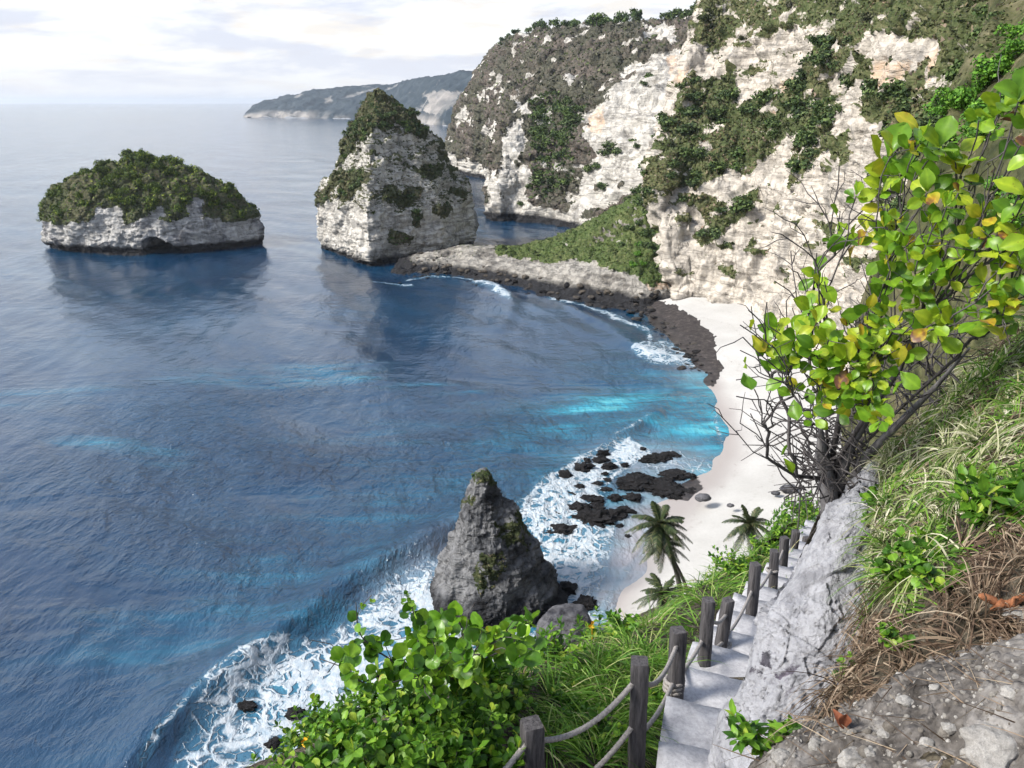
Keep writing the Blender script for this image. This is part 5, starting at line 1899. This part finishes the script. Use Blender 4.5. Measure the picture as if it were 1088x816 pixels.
def build_grass():
    r = np.random.default_rng(81)
    b = NS['bank']
    P = b.P
    pale = masks(P, [[(928, 560), (940, 480), (985, 430), (1040, 380), (1120, 310), (1200, 300), (1200, 470), (1100, 520), (1040, 540), (1000, 560), (990, 620), (960, 640), (930, 640)]], 8, .3)
    green = masks(P, [[(1000, 560), (1030, 510), (1120, 470), (1200, 470), (1200, 560), (1100, 570), (1040, 580), (1000, 620), (950, 680), (935, 640), (960, 600)]], 8, .3)
    straw = masks(P, [[(1000, 650), (1020, 580), (1060, 560), (1130, 540), (1250, 520), (1250, 690), (1100, 690), (1030, 710), (960, 745), (870, 790), (850, 770), (905, 700), (925, 650), (960, 655)]], 8, .3)
    vis = (np.linalg.norm(P - np.array([0, 0, H]), axis=1) < 6.3) & (P[:, 2] > 46.9) & (P[:, 0] < 3.6)
    far_bank = (~vis) & (P[:, 2] > 46.5) & (P[:, 1] > .5) & (P[:, 1] < 9)
    pale, green, straw = pale * vis, green * vis, straw * vis
    up = np.array([0, 0, 1.0])

    def lay(name, mat, wt, n, tufts, Lr, wr, dr, lean, seed, outw=.5, jitter=.3, sink=.02):
        X, N, out, idx = tufted(b, n, wt, tufts, .8, r)
        tj = r.normal(size=(tufts, 3)) * jitter
        D = up * .75 + N * .5 + out * outw + tj[idx] + r.normal(size=(n, 3)) * .22 + np.asarray(lean)
        blades(name, mat, X - N * sink, D, r.uniform(*Lr, n), r.uniform(*wr, n), r.uniform(*dr, n), seed)
    lay('pale_grass', M['pale_grass'], pale + .15 * green, 9000, 150, (.08, .27), (.004, .008), (.3, 1.1), (-.18, -.15, 0), 1)
    lay('green_grass', M['grass'], green * .8 + pale * .55, 6200, 130, (.08, .25), (.004, .009), (.25, .9), (-.15, -.15, 0), 2)
    lay('dry_grass', M['straw'], straw + .12 * pale, 7200, 120, (.10, .30), (.0025, .0055), (.4, 1.2), (-.38, -.3, -.1), 3, .35, .3)
    lay('bank_grass', M['pale_grass'], far_bank.astype(float), 5200, 160, (.2, .5), (.006, .012), (.4, 1.2), (-.2, -.2, 0), 4)
    # left slope
    s = NS['slope']
    P = s.P
    near = P[:, 1] < 26
    px, py = proj(P)
    hum = masks(P, [[(640, 690), (690, 655), (735, 618), (790, 590), (850, 545), (880, 545), (850, 590), (800, 640), (760, 660), (740, 690), (700, 720), (640, 720)]], 8, .6) * near
    tall = masks(P, [[(560, 800), (580, 730), (630, 700), (690, 690), (720, 710), (695, 760), (690, 800), (640, 820)]], 8, .5) * near
    low = masks(P, [[(300, 850), (330, 800), (450, 740), (560, 705), (600, 715), (580, 760), (560, 830), (560, 950), (300, 950)]], 8, .5) * near
    dry = masks(P, [[(500, 740), (540, 700), (600, 680), (650, 655), (695, 640), (705, 680), (660, 715), (600, 745), (540, 775)], [(480, 800), (500, 720), (600, 690), (640, 720), (560, 770)]], 6, .5) * near
    b = s

    def lay2(name, mat, wt, n, tufts, Lr, wr, dr, seed, outw=.6, lean=(-.1, 0, 0)):
        X, N, out, idx = tufted(s, n, wt, tufts, .85, r)
        D = up * .9 + N * .4 + out * outw + r.normal(size=(n, 3)) * .25 + np.asarray(lean)
        blades(name, mat, X - N * .02, D, r.uniform(*Lr, n), r.uniform(*wr, n), r.uniform(*dr, n), seed)
    edge = masks(P, [[(640, 790), (690, 740), (712, 715), (742, 690), (785, 655), (815, 622), (850, 590), (862, 585), (850, 606), (822, 640), (790, 668), (758, 700), (735, 730), (705, 765), (690, 800)]], 6, .4) * near
    lay2('edge_grass', M['grass'], edge, 4200, 120, (.10, .32), (.005, .012), (.4, 1.1), 16)
    lay2('hummock_grass', M['grass'], hum, 15000, 190, (.25, .8), (.008, .018), (.3, .95), 11)
    lay2('long_grass', M['grass'], tall, 5200, 38, (.35, .85), (.006, .012), (.55, 1.15), 12, .8)
    lay2('slope_grass', M['grass'], low + .3 * tall + .5 * dry, 5200, 80, (.18, .5), (.006, .012), (.4, 1.0), 13)
    lay2('slope_straw', M['straw'], dry + .18 * low + .12 * tall + .06 * hum, 4600, 90, (.2, .6), (.005, .012), (.3, 1.1), 14)
    lay2('pale_slope_grass', M['pale_grass'], dry + .35 * low, 2600, 60, (.2, .55), (.005, .011), (.5, 1.1), 15)


build_grass()


# ----------------------------------------------------------------------------
# broad leaves on branches
# ----------------------------------------------------------------------------
def leaf_template(nu=7, nv=5, shape='obovate'):
    u = np.linspace(0, 1, nu)
    if shape == 'obovate':
        wd = .40 * np.sin(np.clip(u, 0, 1) ** 1.25 * math.pi) ** .72 * (.55 + .6 * u)
        wd[0], wd[-1] = .02, .06
    elif shape == 'round':
        wd = .52 * np.sqrt(np.clip(1 - (2 * u - 1) ** 2, 0, 1))
        wd[0], wd[-1] = .04, .10
    else:
        wd = .26 * np.sin(u ** .8 * math.pi) ** .8
        wd[0], wd[-1] = .02, .01
    w_ = np.linspace(-1, 1, nv)
    U, W = np.meshgrid(u, w_, indexing='ij')
    return U.ravel(), (W * wd[:, None]).ravel(), np.abs(W).ravel(), grid_quads(nu, nv)


def leaves(mb, P, D, N, L, shape, r, cup=.25, bend=.25):
    """P base points, D growing direction, N face normal"""
    U, W, A, Q = leaf_template(shape=shape)
    n = len(P)
    D = unit(D)
    side = unit(np.cross(D, N))
    N = np.cross(side, D)
    L = np.asarray(L)[:, None, None]
    cu = (cup * r.uniform(.3, 1.6, n))[:, None]
    be = (bend * r.uniform(-.6, 1.6, n))[:, None]
    wob = r.uniform(-.085, .085, (n, len(U)))
    h = cu * np.abs(W)[None, :] - be * (U ** 2)[None, :] + wob * .6
    V = P[:, None, :] + L * (U[None, :, None] * D[:, None, :] + W[None, :, None] * side[:, None, :] + h[:, :, None] * N[:, None, :])
    k = np.arange(n)[:, None, None] * len(U)
    mb.add(V.reshape(-1, 3), (Q[None] + k).reshape(-1, 4), a=np.tile(1 - A, n))


def grow(root, tips, r, step=.09, jit=.025, sag=.0, rootr=.03, tipr=.0035, power=2.3, seeds=None):
    """join tips to a growing skeleton; returns node positions, parents, radii"""
    nodes = [np.asarray(root, float)]
    par = [-1]
    if seeds:
        for s_ in seeds:
            last = 0
            for p in s_:
                nodes.append(np.asarray(p, float))
                par.append(last)
                last = len(nodes) - 1
    root = np.asarray(root, float)
    tips = sorted([np.asarray(t_, float) for t_ in tips], key=lambda p: np.linalg.norm(p - root))
    ends = []
    for t_ in tips:
        A = np.array(nodes)
        d = np.linalg.norm(A - t_, axis=1)
        # prefer nodes nearer the root than the tip so branches fan outwards
        dr = np.linalg.norm(A - root, axis=1)
        cost = d + .55 * dr
        far = dr > np.linalg.norm(t_ - root) * .86
        cost = cost + far * 10
        k = int(np.argmin(cost))
        a = A[k]
        out = unit(a - root) if k else unit(np.array([0, 0, 1.0]) + r.normal(size=3) * .3)
        L = np.linalg.norm(t_ - a)
        m = max(2, int(L / step))
        c = a + out * L * .35 + np.array([0, 0, .06]) * L
        last = k
        off = np.zeros(3)
        for i in range(1, m + 1):
            s_ = i / m
            q_ = (1 - s_) ** 2 * a + 2 * s_ * (1 - s_) * c + s_ ** 2 * t_
            if i < m:
                off = off * .6 + r.normal(size=3) * jit
                q_ = q_ + off
            nodes.append(q_)
            par.append(last)
            last = len(nodes) - 1
        ends.append(last)
    cnt = np.zeros(len(nodes))
    for e in ends:
        cnt[e] += 1
    for i in range(len(nodes) - 1, 0, -1):
        if par[i] >= 0:
            cnt[par[i]] += cnt[i]
    rad = tipr * np.maximum(cnt, 1) ** (1 / power)
    rad *= min(1.0, 1e9)
    rad = np.minimum(rad, rootr)
    return np.array(nodes), np.array(par), rad, ends


def skeleton_mesh(nodes, par, rad, name, mat, org, sides=5):
    """tube per chain"""
    kids = [[] for _ in nodes]
    for i, p in enumerate(par):
        if p >= 0:
            kids[p].append(i)
    mb = MB()
    stack = [(0, k) for k in kids[0]]
    while stack:
        a, b = stack.pop()
        chain = [a, b]
        while kids[chain[-1]]:
            ks = sorted(kids[chain[-1]], key=lambda q_: -rad[q_])
            for k in ks[1:]:
                stack.append((chain[-1], k))
            chain.append(ks[0])
        rr = rad[chain].copy()
        rr[0] = min(rr[0], rr[1] * 1.1)
        tube(mb, nodes[chain], rr, sides)
    return mb.mesh(name, mat, True, org)


def rosette(mb, c, axis, n, L, r, shape, spread=.8, cup=.25, bend=.25):
    axis = unit(axis)
    ref = unit(np.cross(axis, [.31, .2, .93]))
    ref2 = np.cross(axis, ref)
    k = np.arange(n)
    az = k * 2.4 + r.uniform(-.3, .3, n)
    el = np.linspace(1.15, .05, n) * (1 / spread) * .9 + r.uniform(-.25, .2, n)
    D = np.cos(el)[:, None] * (np.cos(az)[:, None] * ref + np.sin(az)[:, None] * ref2) + np.sin(el)[:, None] * axis
    N = axis * np.cos(el)[:, None] - (np.cos(az)[:, None] * ref + np.sin(az)[:, None] * ref2) * np.sin(el)[:, None]
    N = N + r.normal(size=(n, 3)) * .25
    P = np.asarray(c) + D * L * .12 - axis * (k / n)[:, None] * L * .35
    leaves(mb, P, D, N, L * r.uniform(.65, 1.12, n), shape, r, cup, bend)


def build_big_bush():
    r = np.random.default_rng(91)
    base = at(884, 520, 5.35)
    root = empty('leafy_bush', tuple(base))
    tag(root, 'large spreading bush with bright lime paddle leaves and bare dark twigs on the rock edge', 'bush')
    dt = .55
    ros = [(1062, 118, 2.75, 7), (1082, 108, 2.6, 6), (1040, 128, 2.8, 4), (998, 158, 3.0, 7), (975, 155, 3.05, 5), (945, 168, 3.2, 6), (1015, 172, 3.0, 6), (985, 205, 3.0, 7), (1003, 222, 2.95, 8), (938, 200, 3.3, 5), (910, 208, 3.4, 6), (960, 185, 3.2, 5),
           (1042, 232, 2.9, 5), (1078, 232, 2.8, 6), (1025, 252, 3.0, 6), (962, 262, 3.2, 6), (932, 248, 3.4, 5), (905, 258, 3.5, 5), (985, 268, 3.1, 6), (1060, 268, 2.9, 6), (1085, 285, 2.8, 6), (1010, 298, 3.1, 6), (1045, 302, 3.0, 6),
           (975, 308, 3.2, 6), (945, 298, 3.3, 5), (922, 330, 3.3, 6), (900, 348, 3.4, 6), (880, 362, 3.45, 7), (915, 362, 3.3, 7), (936, 348, 3.3, 6), (902, 385, 3.4, 7), (925, 396, 3.35, 7), (882, 392, 3.5, 6), (846, 358, 3.6, 5), (828, 350, 3.7, 4),
           (842, 388, 3.7, 5), (862, 352, 3.6, 5), (946, 418, 3.3, 5), (936, 446, 3.3, 5), (1000, 332, 3.1, 6), (1040, 340, 3.0, 5), (1075, 318, 2.9, 6), (960, 375, 3.3, 5), (896, 412, 3.5, 5), (1100, 160, 2.6, 6), (1100, 250, 2.7, 6), (1110, 310, 2.8, 6),
           (890, 232, 3.5, 3), (870, 300, 3.6, 2), (815, 378, 3.75, 3), (868, 410, 3.6, 3), (952, 235, 3.2, 4), (1018, 205, 3.0, 4), (960, 330, 3.25, 4), (985, 345, 3.2, 4)]
    ros += [(815, 368, 3.7, 4), (852, 378, 3.6, 5), (872, 402, 3.55, 5), (890, 438, 3.5, 4), (908, 430, 3.4, 5), (920, 418, 3.35, 6), (860, 330, 3.6, 4), (836, 372, 3.7, 4), (905, 405, 3.4, 5), (890, 375, 3.45, 6), (930, 372, 3.3, 6), (950, 350, 3.25, 5)]
    ros += [(x + r.uniform(-26, 26), y + r.uniform(-22, 26), t_ + r.uniform(-.1, .3), int(r.integers(3, 6))) for x, y, t_, n in ros]
    ros += [(1020, 275, 3.0, 6), (1062, 300, 2.9, 6), (1030, 322, 3.05, 6), (990, 290, 3.1, 6), (1080, 258, 2.8, 6), (1050, 250, 2.9, 5), (1000, 250, 3.1, 6), (1066, 335, 2.95, 5), (972, 290, 3.2, 5), (1090, 210, 2.7, 5), (1015, 345, 3.1, 5), (940, 275, 3.3, 5)]
    tips = [at(x, y, t_ + dt) for x, y, t_, n in ros]
    bare_px = [(835, 252), (848, 240), (868, 216), (894, 176), (838, 264), (826, 300), (797, 322), (790, 345), (785, 376), (783, 400), (785, 425), (790, 450), (800, 440), (815, 462), (850, 290), (860, 330), (805, 386), (800, 410), (842, 330), (832, 318),
               (818, 345), (793, 362), (812, 402), (822, 430), (806, 428), (828, 455), (840, 470), (835, 405), (852, 424), (870, 340), (848, 312), (878, 300), (884, 260), (906, 300), (798, 394), (816, 416), (838, 440), (860, 450), (796, 330), (812, 320), (822, 372), (855, 395), (830, 395), (866, 270)]
    bare = [at(x + r.uniform(-4, 4), y + r.uniform(-4, 4), r.uniform(3.7, 4.8) + .2) for x, y in bare_px]
    # long low branch to the left
    lowb = [at(870, 508, 5.2), at(846, 506, 5.0), at(820, 490, 4.8), at(800, 480, 4.7), at(785, 462, 4.65), at(768, 444, 4.6)]
    seeds = [[at(880, 490, 5.25), at(878, 455, 5.1), at(868, 425, 4.9)], [at(890, 490, 5.2), at(915, 450, 4.8), at(950, 400, 4.4), at(985, 340, 4.1), at(1000, 280, 3.9)], [at(885, 480, 5.2), at(895, 430, 4.8), at(925, 350, 4.3), at(955, 290, 4.0), at(985, 240, 3.8)],
             [at(900, 490, 5.2), at(950, 440, 4.8), at(1010, 385, 4.2), at(1060, 330, 3.8), at(1090, 270, 3.5), at(1080, 190, 3.4)], lowb]
    nodes, par, rad, ends = grow(base, tips + bare, r, .075, .009, rootr=.032, tipr=.0034, power=2.5, seeds=seeds)
    # side twigs
    extra_n, extra_p, extra_r = [], [], []
    nn = len(nodes)
    cand = [i for i in range(nn) if rad[i] < .014 and par[i] >= 0]
    for i in r.choice(cand, 260):
        d = unit(nodes[i] - nodes[par[i]])
        v = unit(d + r.normal(size=3) * .7)
        L = r.uniform(.06, .26)
        last = i
        for k in (1, 2, 3):
            extra_n.append(nodes[i] + v * L * k / 3 + r.normal(size=3) * .008)
            extra_p.append(last)
            extra_r.append(.0035 - .0007 * k)
            last = nn + len(extra_n) - 1
    nodes2 = np.vstack([nodes, np.array(extra_n)])
    par2 = np.concatenate([par, extra_p]).astype(int)
    rad2 = np.concatenate([rad, extra_r])
    obj('branches', skeleton_mesh(nodes2, par2, rad2, 'branches', M['twig'], base), root)
    # stout trunk pieces
    mb = MB()
    tube(mb, [at(884, 545, 5.45), at(880, 515, 5.3), at(873, 485, 5.2), at(872, 455, 5.05)], [.075, .06, .045, .014], 9)
    tube(mb, [at(890, 540, 5.45), at(892, 505, 5.3), at(905, 470, 5.1), at(930, 430, 4.8), at(955, 395, 4.5)], [.055, .045, .034, .022, .008], 8)
    tube(mb, [at(895, 540, 5.4), at(915, 490, 5.15), at(955, 450, 4.85), at(995, 410, 4.5), at(1030, 370, 4.2)], [.035, .03, .022, .015, .006], 8)
    obj('trunk', mb.mesh('trunk', M['trunk_bush'], True, base), root)
    mb = MB()
    cam_p = np.array([0, 0, H])
    for (x, y, t_, n), tp in zip(ros, tips):
        # leaves turn to the light and hang off the twig end
        ax = np.array([-.25, -.75, .7]) + r.normal(size=3) * .38
        L = r.uniform(.070, .115) * (1.3 if y < 200 else 1.0)
        rosette(mb, tp, ax, max(2, n + int(r.integers(-1, 2))), L, r, 'obovate', 1.0, .30, .42)
    for x, y, t_ in ((832, 484, 4.85), (798, 352, 4.2), (806, 378, 4.3), (790, 392, 4.3)):
        rosette(mb, at(x, y, t_), np.array([0, -.6, .6]), 2, .12, r, 'obovate')
    obj('foliage', mb.mesh('foliage', M['bush_leaf'], True, base), root)
    # tangle of dead twigs at its foot
    mb = MB()
    for i in range(330):
        a = at(r.uniform(850, 925), r.uniform(430, 530), r.uniform(4.9, 5.6)) if i < 190 else at(r.uniform(905, 1030), r.uniform(340, 450), r.uniform(4.6, 5.6))
        d = unit(r.normal(size=3) + np.array([-.2, 0, .4])) * r.uniform(.15, .5)
        tube(mb, [a, a + d * .5 + r.normal(size=3) * .03, a + d + r.normal(size=3) * .04], [.006, .005, .002], 4)
    obj('dead_twigs', mb.mesh('dead_twigs', M['twig'], True, base), root)


M['trunk_bush'] = simple('grey_bush_bark', (.05, .047, .05), (.26, .25, .25), 14, .9, (1, 1, .35), .015)
build_big_bush()


def build_round_bush():
    r = np.random.default_rng(95)
    base = at(470, 752, 5.75)
    root = empty('round_leaved_bush', tuple(base))
    tag(root, 'bush of dark green rounded leaves in front of the surf, left of the spire foot', 'bush')
    ros = [(372, 690), (362, 692), (395, 680), (408, 672), (400, 705), (385, 715), (412, 715), (430, 690), (440, 672), (455, 660), (470, 650), (485, 645), (462, 668), (478, 665), (440, 700), (455, 690), (470, 685), (490, 680), (500, 670), (498, 655), (512, 660), (525, 665),
           (538, 660), (548, 655), (560, 652), (556, 668), (565, 680), (545, 680), (530, 685), (515, 690), (500, 700), (480, 705), (465, 712), (450, 720), (490, 720), (470, 728), (445, 652), (435, 640), (510, 720), (420, 700), (520, 675), (475, 695), (492, 690), (462, 738), (485, 735)]
    ros = ros + [(x + r.uniform(-16, 16), y + r.uniform(-10, 16)) for x, y in ros[::3]]
    tips = [at(x, y + 10, r.uniform(4.5, 5.7)) for x, y in ros]
    bare = [at(340, 700, 5), at(348, 715, 5), at(330, 680, 5), at(395, 632, 5), at(430, 628, 5), at(378, 640, 5), at(505, 640, 5)]
    nodes, par, rad, ends = grow(base, tips + bare, r, .08, .012, rootr=.022, tipr=.0032, power=2.4)
    obj('stems', skeleton_mesh(nodes, par, rad, 'stems', M['twig'], base), root)
    mb = MB()
    for tp in tips:
        ax = np.array([-.15, -.45, .85]) + r.normal(size=3) * .4
        rosette(mb, tp, ax, r.integers(4, 8), r.uniform(.06, .115), r, 'round', .9, .18, .2)
    for i in ends:
        if r.random() < .4:
            for k in (2, 4, 6):
                j = i
                for _ in range(k):
                    j = max(par[j], 0)
                rosette(mb, nodes[j], r.normal(size=3) * .5 + np.array([0, -.5, .6]), 2, r.uniform(.05, .09), r, 'round', .9)
    for x, y in ((395, 640), (432, 632), (436, 640), (385, 645), (428, 640)):
        rosette(mb, at(x, y, 5), np.array([0, -.3, .8]), 3, .035, r, 'round')
    obj('foliage', mb.mesh('foliage', M['round_leaf'], True, base), root)


build_round_bush()


# ----------------------------------------------------------------------------
# leafy herbs
# ----------------------------------------------------------------------------
def herb_master(seed, n=8, size=.3, shape='lance', mat='herb_leaf', leaf=.08):
    r = np.random.default_rng(seed)
    ms, ml = MB(), MB()
    for i in range(n):
        az = r.uniform(0, 6.28)
        d = unit(np.array([math.cos(az) * .6, math.sin(az) * .6, r.uniform(.5, 1.2)]))
        L = size * r.uniform(.5, 1.1)
        s_ = np.linspace(0, 1, 6)
        pts = np.outer(s_ * L, d) + np.outer(-.25 * L * s_ ** 2, [0, 0, 1]) + r.normal(size=(6, 3)) * .006
        tube(ms, pts, .003 * (1.3 - s_), 4)
        for k in range(1, 6):
            if k < 5:
                m = 2
                a2 = r.uniform(0, 6.28)
                D = np.array([[math.cos(a2), math.sin(a2), .35], [-math.cos(a2), -math.sin(a2), .35]]) + r.normal(size=(2, 3)) * .2
                leaves(ml, pts[k][None].repeat(2, 0), D, np.array([0, 0, 1.0]) + r.normal(size=(2, 3)) * .3, leaf * r.uniform(.7, 1.2, 2), shape, r)
            else:
                rosette(ml, pts[k], d + np.array([0, 0, .5]), 5, leaf * .9, r, shape, .8)
    return ms.mesh('stems', M['twig']), ml.mesh('foliage', M[mat])


HERB = {'lance': [herb_master(k, 9, .3, 'lance', 'herb_leaf', .085) for k in (1, 2, 3)],
        'round': [herb_master(k, 8, .22, 'round', 'herb_leaf', .05) for k in (4, 5)],
        'broad': [herb_master(k, 13, .34, 'obovate', 'herb_leaf', .072) for k in (6, 7, 8)]}
HERB['fine'] = [herb_master(k, 16, .3, 'lance', 'herb_leaf', .055) for k in (9, 10)]


def herb(key, surf, x, y, size, label, group, name='leafy_plant'):
    P = surf.P
    px, py = proj(P)
    d = np.argmin((px - x) ** 2 + (py - y) ** 2 + (P[:, 1] > 30) * 1e6)
    i = random.randrange(len(HERB[key]))
    a, b_ = HERB[key][i]
    e = empty(name, tuple(P[d]))
    e.rotation_euler = (0, 0, random.uniform(0, 6.28))
    e.scale = (size,) * 3
    obj('stems', a, e)
    obj('foliage', b_, e)
    return tag(e, label, 'plant', group)


sl_, bk_, rb_, sb_ = NS['slope'], NS['bank'], NS['rubble'], NS['slab']
for i, (x, y, sz, k) in enumerate([(345, 800, 1.0, 'broad'), (372, 790, 1.1, 'broad'), (398, 776, 1.1, 'broad'), (425, 770, 1.2, 'broad'), (452, 780, 1.1, 'broad'), (410, 800, 1.1, 'broad'), (440, 812, 1.2, 'broad'), (470, 800, 1.1, 'lance'), (380, 815, 1.1, 'broad'),
                                   (430, 752, 1.1, 'broad'), (400, 750, 1.0, 'lance'), (480, 770, 1.0, 'lance'), (500, 805, 1.1, 'broad'), (525, 815, 1.1, 'broad'), (355, 770, .9, 'lance'), (460, 755, 1.0, 'lance'), (330, 815, .9, 'lance'), (505, 760, .8, 'round'), (365, 830, 1.1, 'broad'), (415, 835, 1.2, 'broad'), (475, 840, 1.2, 'broad'), (340, 845, 1.1, 'broad'), (385, 760, 1.0, 'fine'), (440, 790, 1.2, 'fine'), (495, 785, 1.1, 'fine'), (520, 790, 1.0, 'lance'), (360, 785, 1.0, 'fine'), (420, 820, 1.2, 'fine'), (395, 735, .9, 'broad'), (455, 735, .9, 'fine'), (322, 790, 1.0, 'fine'), (305, 815, 1.0, 'broad'), (290, 842, 1.1, 'broad'), (318, 838, 1.1, 'fine'), (345, 778, .9, 'broad'), (280, 860, 1.1, 'fine'), (265, 850, .9, 'broad'), (300, 870, 1.2, 'broad')]):
    herb(k, sl_, x, y, sz, 'light green leafy plant in the undergrowth left of the nearest fence post', 'leafy undergrowth left of the fence')
for x, y, sz, k, lab in [(635, 790, .9, 'broad', 'broad leaved green plant under the ropes between the two nearest posts'), (610, 765, .7, 'round', 'small yellow green plant behind the sagging upper rope'), (705, 745, .8, 'lance', 'green leafy plant between the dark post and the pale step'),
                         (555, 735, .8, 'lance', 'light green sprig above the nearest fence post'), (600, 745, .7, 'lance', 'small green sprig in the long grass behind the ropes')]:
    herb(k, sl_, x, y, sz, lab, None)
for i, (x, y, sz, k) in enumerate([(505, 735, 1.1, 'fine'), (525, 745, 1.1, 'broad'), (515, 722, 1.2, 'fine'), (540, 725, 1.1, 'lance'), (555, 712, 1.2, 'fine'), (575, 708, 1.2, 'round'), (595, 702, 1.4, 'fine'), (615, 695, 1.4, 'round'), (640, 684, 1.5, 'fine'), (660, 676, 1.4, 'round'), (545, 760, 1.0, 'broad'), (500, 755, 1.0, 'broad')]):
    herb(k, sl_, x, y, sz, 'scrubby green plant on the slope brow between round leaved bush and dark posts', 'scrubby plants on the brow of the slope', 'brow_plant')
for i, (x, y, sz) in enumerate([(770, 600, 1.7), (785, 612, 1.8), (800, 605, 1.6), (812, 590, 1.8), (760, 622, 1.4), (840, 560, 2.2), (852, 552, 2.4), (832, 572, 2.0), (864, 548, 2.4)]):
    herb('fine', sl_, x, y, sz, 'leafy green bush on the hummock behind the far fence posts', 'leafy bushes on the green hummock', 'leafy_bush')
for x, y, sz, k, s_, lab in [(812, 800, .62, 'lance', rb_, 'bright green leafy seedling at the foot of the slab, bottom edge'), (908, 722, .55, 'round', bk_, 'low bright green plant at the right foot of the grey slab'), (930, 715, .5, 'round', bk_, 'small green plant between the slab and the dry straw'),
                            (935, 545, .85, 'round', bk_, 'dense small leaved green plant on the upper right edge of the slab'), (938, 570, .8, 'round', bk_, 'small leaved green plant hanging over the middle right edge of the slab'), (975, 600, .85, 'round', bk_, 'pale green round leaved plant in the dry grass of the bank'),
                            (995, 625, .75, 'round', bk_, 'pale green sprig in the brown straw of the bank'), (955, 690, .5, 'round', bk_, 'tiny green seedling in the shade above the rubble'), (1040, 560, .8, 'lance', bk_, 'green leafy weed in the grass right of the slab'),
                            (1075, 545, .9, 'lance', bk_, 'green leafy weed near the right edge of the bank'), (870, 812, .4, 'round', rb_, 'tiny green seedling among the stones at the bottom'), (955, 620, .7, 'round', bk_, 'grey green sprig beside the pale grass on the slab edge')]:
    herb(k, s_, x, y, sz, lab, None, 'small_plant')

# ----------------------------------------------------------------------------
# stones and litter on the rubble
# ----------------------------------------------------------------------------
def build_rubble():
    r = np.random.default_rng(99)
    s = NS['rubble']
    near_w = (np.linalg.norm(s.P - np.array([0, 0, H]), axis=1) < 3.15) & (s.P[:, 1] > .9) & (s.P[:, 0] < 1.95)
    near_w = near_w.astype(float)
    X, N = s.sample(6800, near_w, r)
    V0, T0 = ICO3
    V0, T0 = ico(2)
    mb = MB()
    for p, n in zip(X, N):
        v = V0 * (1 + .4 * fbm(V0 * 1.2 + r.uniform(0, 99), 2)[:, None]) * r.uniform(.5, 1.2, 3) * (.003 + .007 * r.random() ** 2 if r.random() < .95 else r.uniform(.010, .02))
        mb.add(v + p + n * .003, None, T0)
    o = obj('gravel', mb.mesh('gravel', M['stone']))
    o['kind'] = 'stuff'
    lst = [(1052, 796, 56, 'large broken white stone at the bottom right corner'), (905, 808, 26, 'pale stone at the bottom edge left of the broken white stone'), (832, 806, 22, 'rounded white stone beside the bright seedling'), (850, 800, 16, None), (866, 790, 14, None), (962, 745, 16, None), (880, 772, 12, None), (1010, 775, 15, None),
           (1030, 700, 16, None), (985, 790, 14, None), (940, 780, 13, None), (1075, 735, 18, None), (850, 768, 12, None), (995, 730, 12, None), (925, 800, 12, None), (1082, 652, 26, 'chalky white stone at the right edge above the straw')]
    for i, (x, y, wd, lab) in enumerate(lst):
        P = NS['bank'].P if y < 690 else s.P
        px, py = proj(P)
        d = np.argmin((px - x) ** 2 + (py - y) ** 2)
        w_ = wd * np.linalg.norm(P[d] - np.array([0, 0, H])) / 838 / 2
        o = obj('white_stone', rock_mesh('white_stone', M['stone'], (w_, w_ * .8, w_ * .6), 400 + i, .45, ICO4, 7), None, tuple(P[d]))
        tag(o, lab or 'small white limestone lump lying on the grey rubble', 'stone', None if lab else 'white stones on the rubble')
    # straw litter
    X, N = s.sample(1500, near_w, r)
    D = unit(r.normal(size=X.shape)) * np.array([1, 1, .15])
    blades('straw_litter', M['straw'], X + N * .012, D, r.uniform(.05, .2, len(X)), r.uniform(.002, .004, len(X)), r.uniform(0, .12, len(X)), 5, 3)
    # rust brown dead leaf and knotted root
    P = s.P
    px, py = proj(P)
    d = np.argmin((px - 894) ** 2 + (py - 776) ** 2)
    mb = MB()
    leaves(mb, np.array([[0, 0, 0.0], [.01, 0, 0.0]]), np.array([[.1, .1, .9], [-.3, -.2, .8]]), np.array([[0, -1, .2], [.2, -1, .2]]), [.052, .042], 'obovate', r, .7, .7)
    o = obj('dead_leaf', mb.mesh('dead_leaf', M['brown']), None, tuple(P[d] + np.array([0, 0, .005])))
    tag(o, 'curled rust brown dead leaf standing in the rubble', 'leaf')
    P = NS['bank'].P
    px, py = proj(P)
    d = np.argmin((px - 1055) ** 2 + (py - 650) ** 2)
    mb = MB()
    for k in range(4):
        a = r.normal(size=3) * .01
        dd = np.array([[.07, .02, .03], [-.05, .0, .02], [.03, -.03, .05], [-.02, .02, -.04]][k])
        pts = np.array([a, a + dd * .5 + r.normal(size=3) * .008, a + dd])
        tube(mb, pts, [.014, .012, .006], 8)
    o = obj('knotted_root', mb.mesh('knotted_root', M['root']), None, tuple(P[d] + np.array([0, -.03, .05])))
    tag(o, 'knotted orange brown root stub in the straw at the right', 'root')
    # the yellow blossom and dots
    for x, y, t_, sz, lab in ((629, 664, 9.0, .045, 'single orange yellow leaf below the blue grey boulder'), (324, 788, 5.0, .03, 'yellow leaf at the left edge of the undergrowth')):
        mb = MB()
        rosette(mb, np.zeros(3), np.array([0, -.8, .5]), 4, sz, r, 'round')
        p = at(x, y, t_)
        tube(mb, [np.zeros(3), np.array([0.01, .02, -.2]), np.array([.02, .05, -.55])], .003, 4)
        o = obj('yellow_leaf', mb.mesh('yellow_leaf', M['yellow']), None, tuple(p))
        tag(o, lab, 'leaf')


build_rubble()
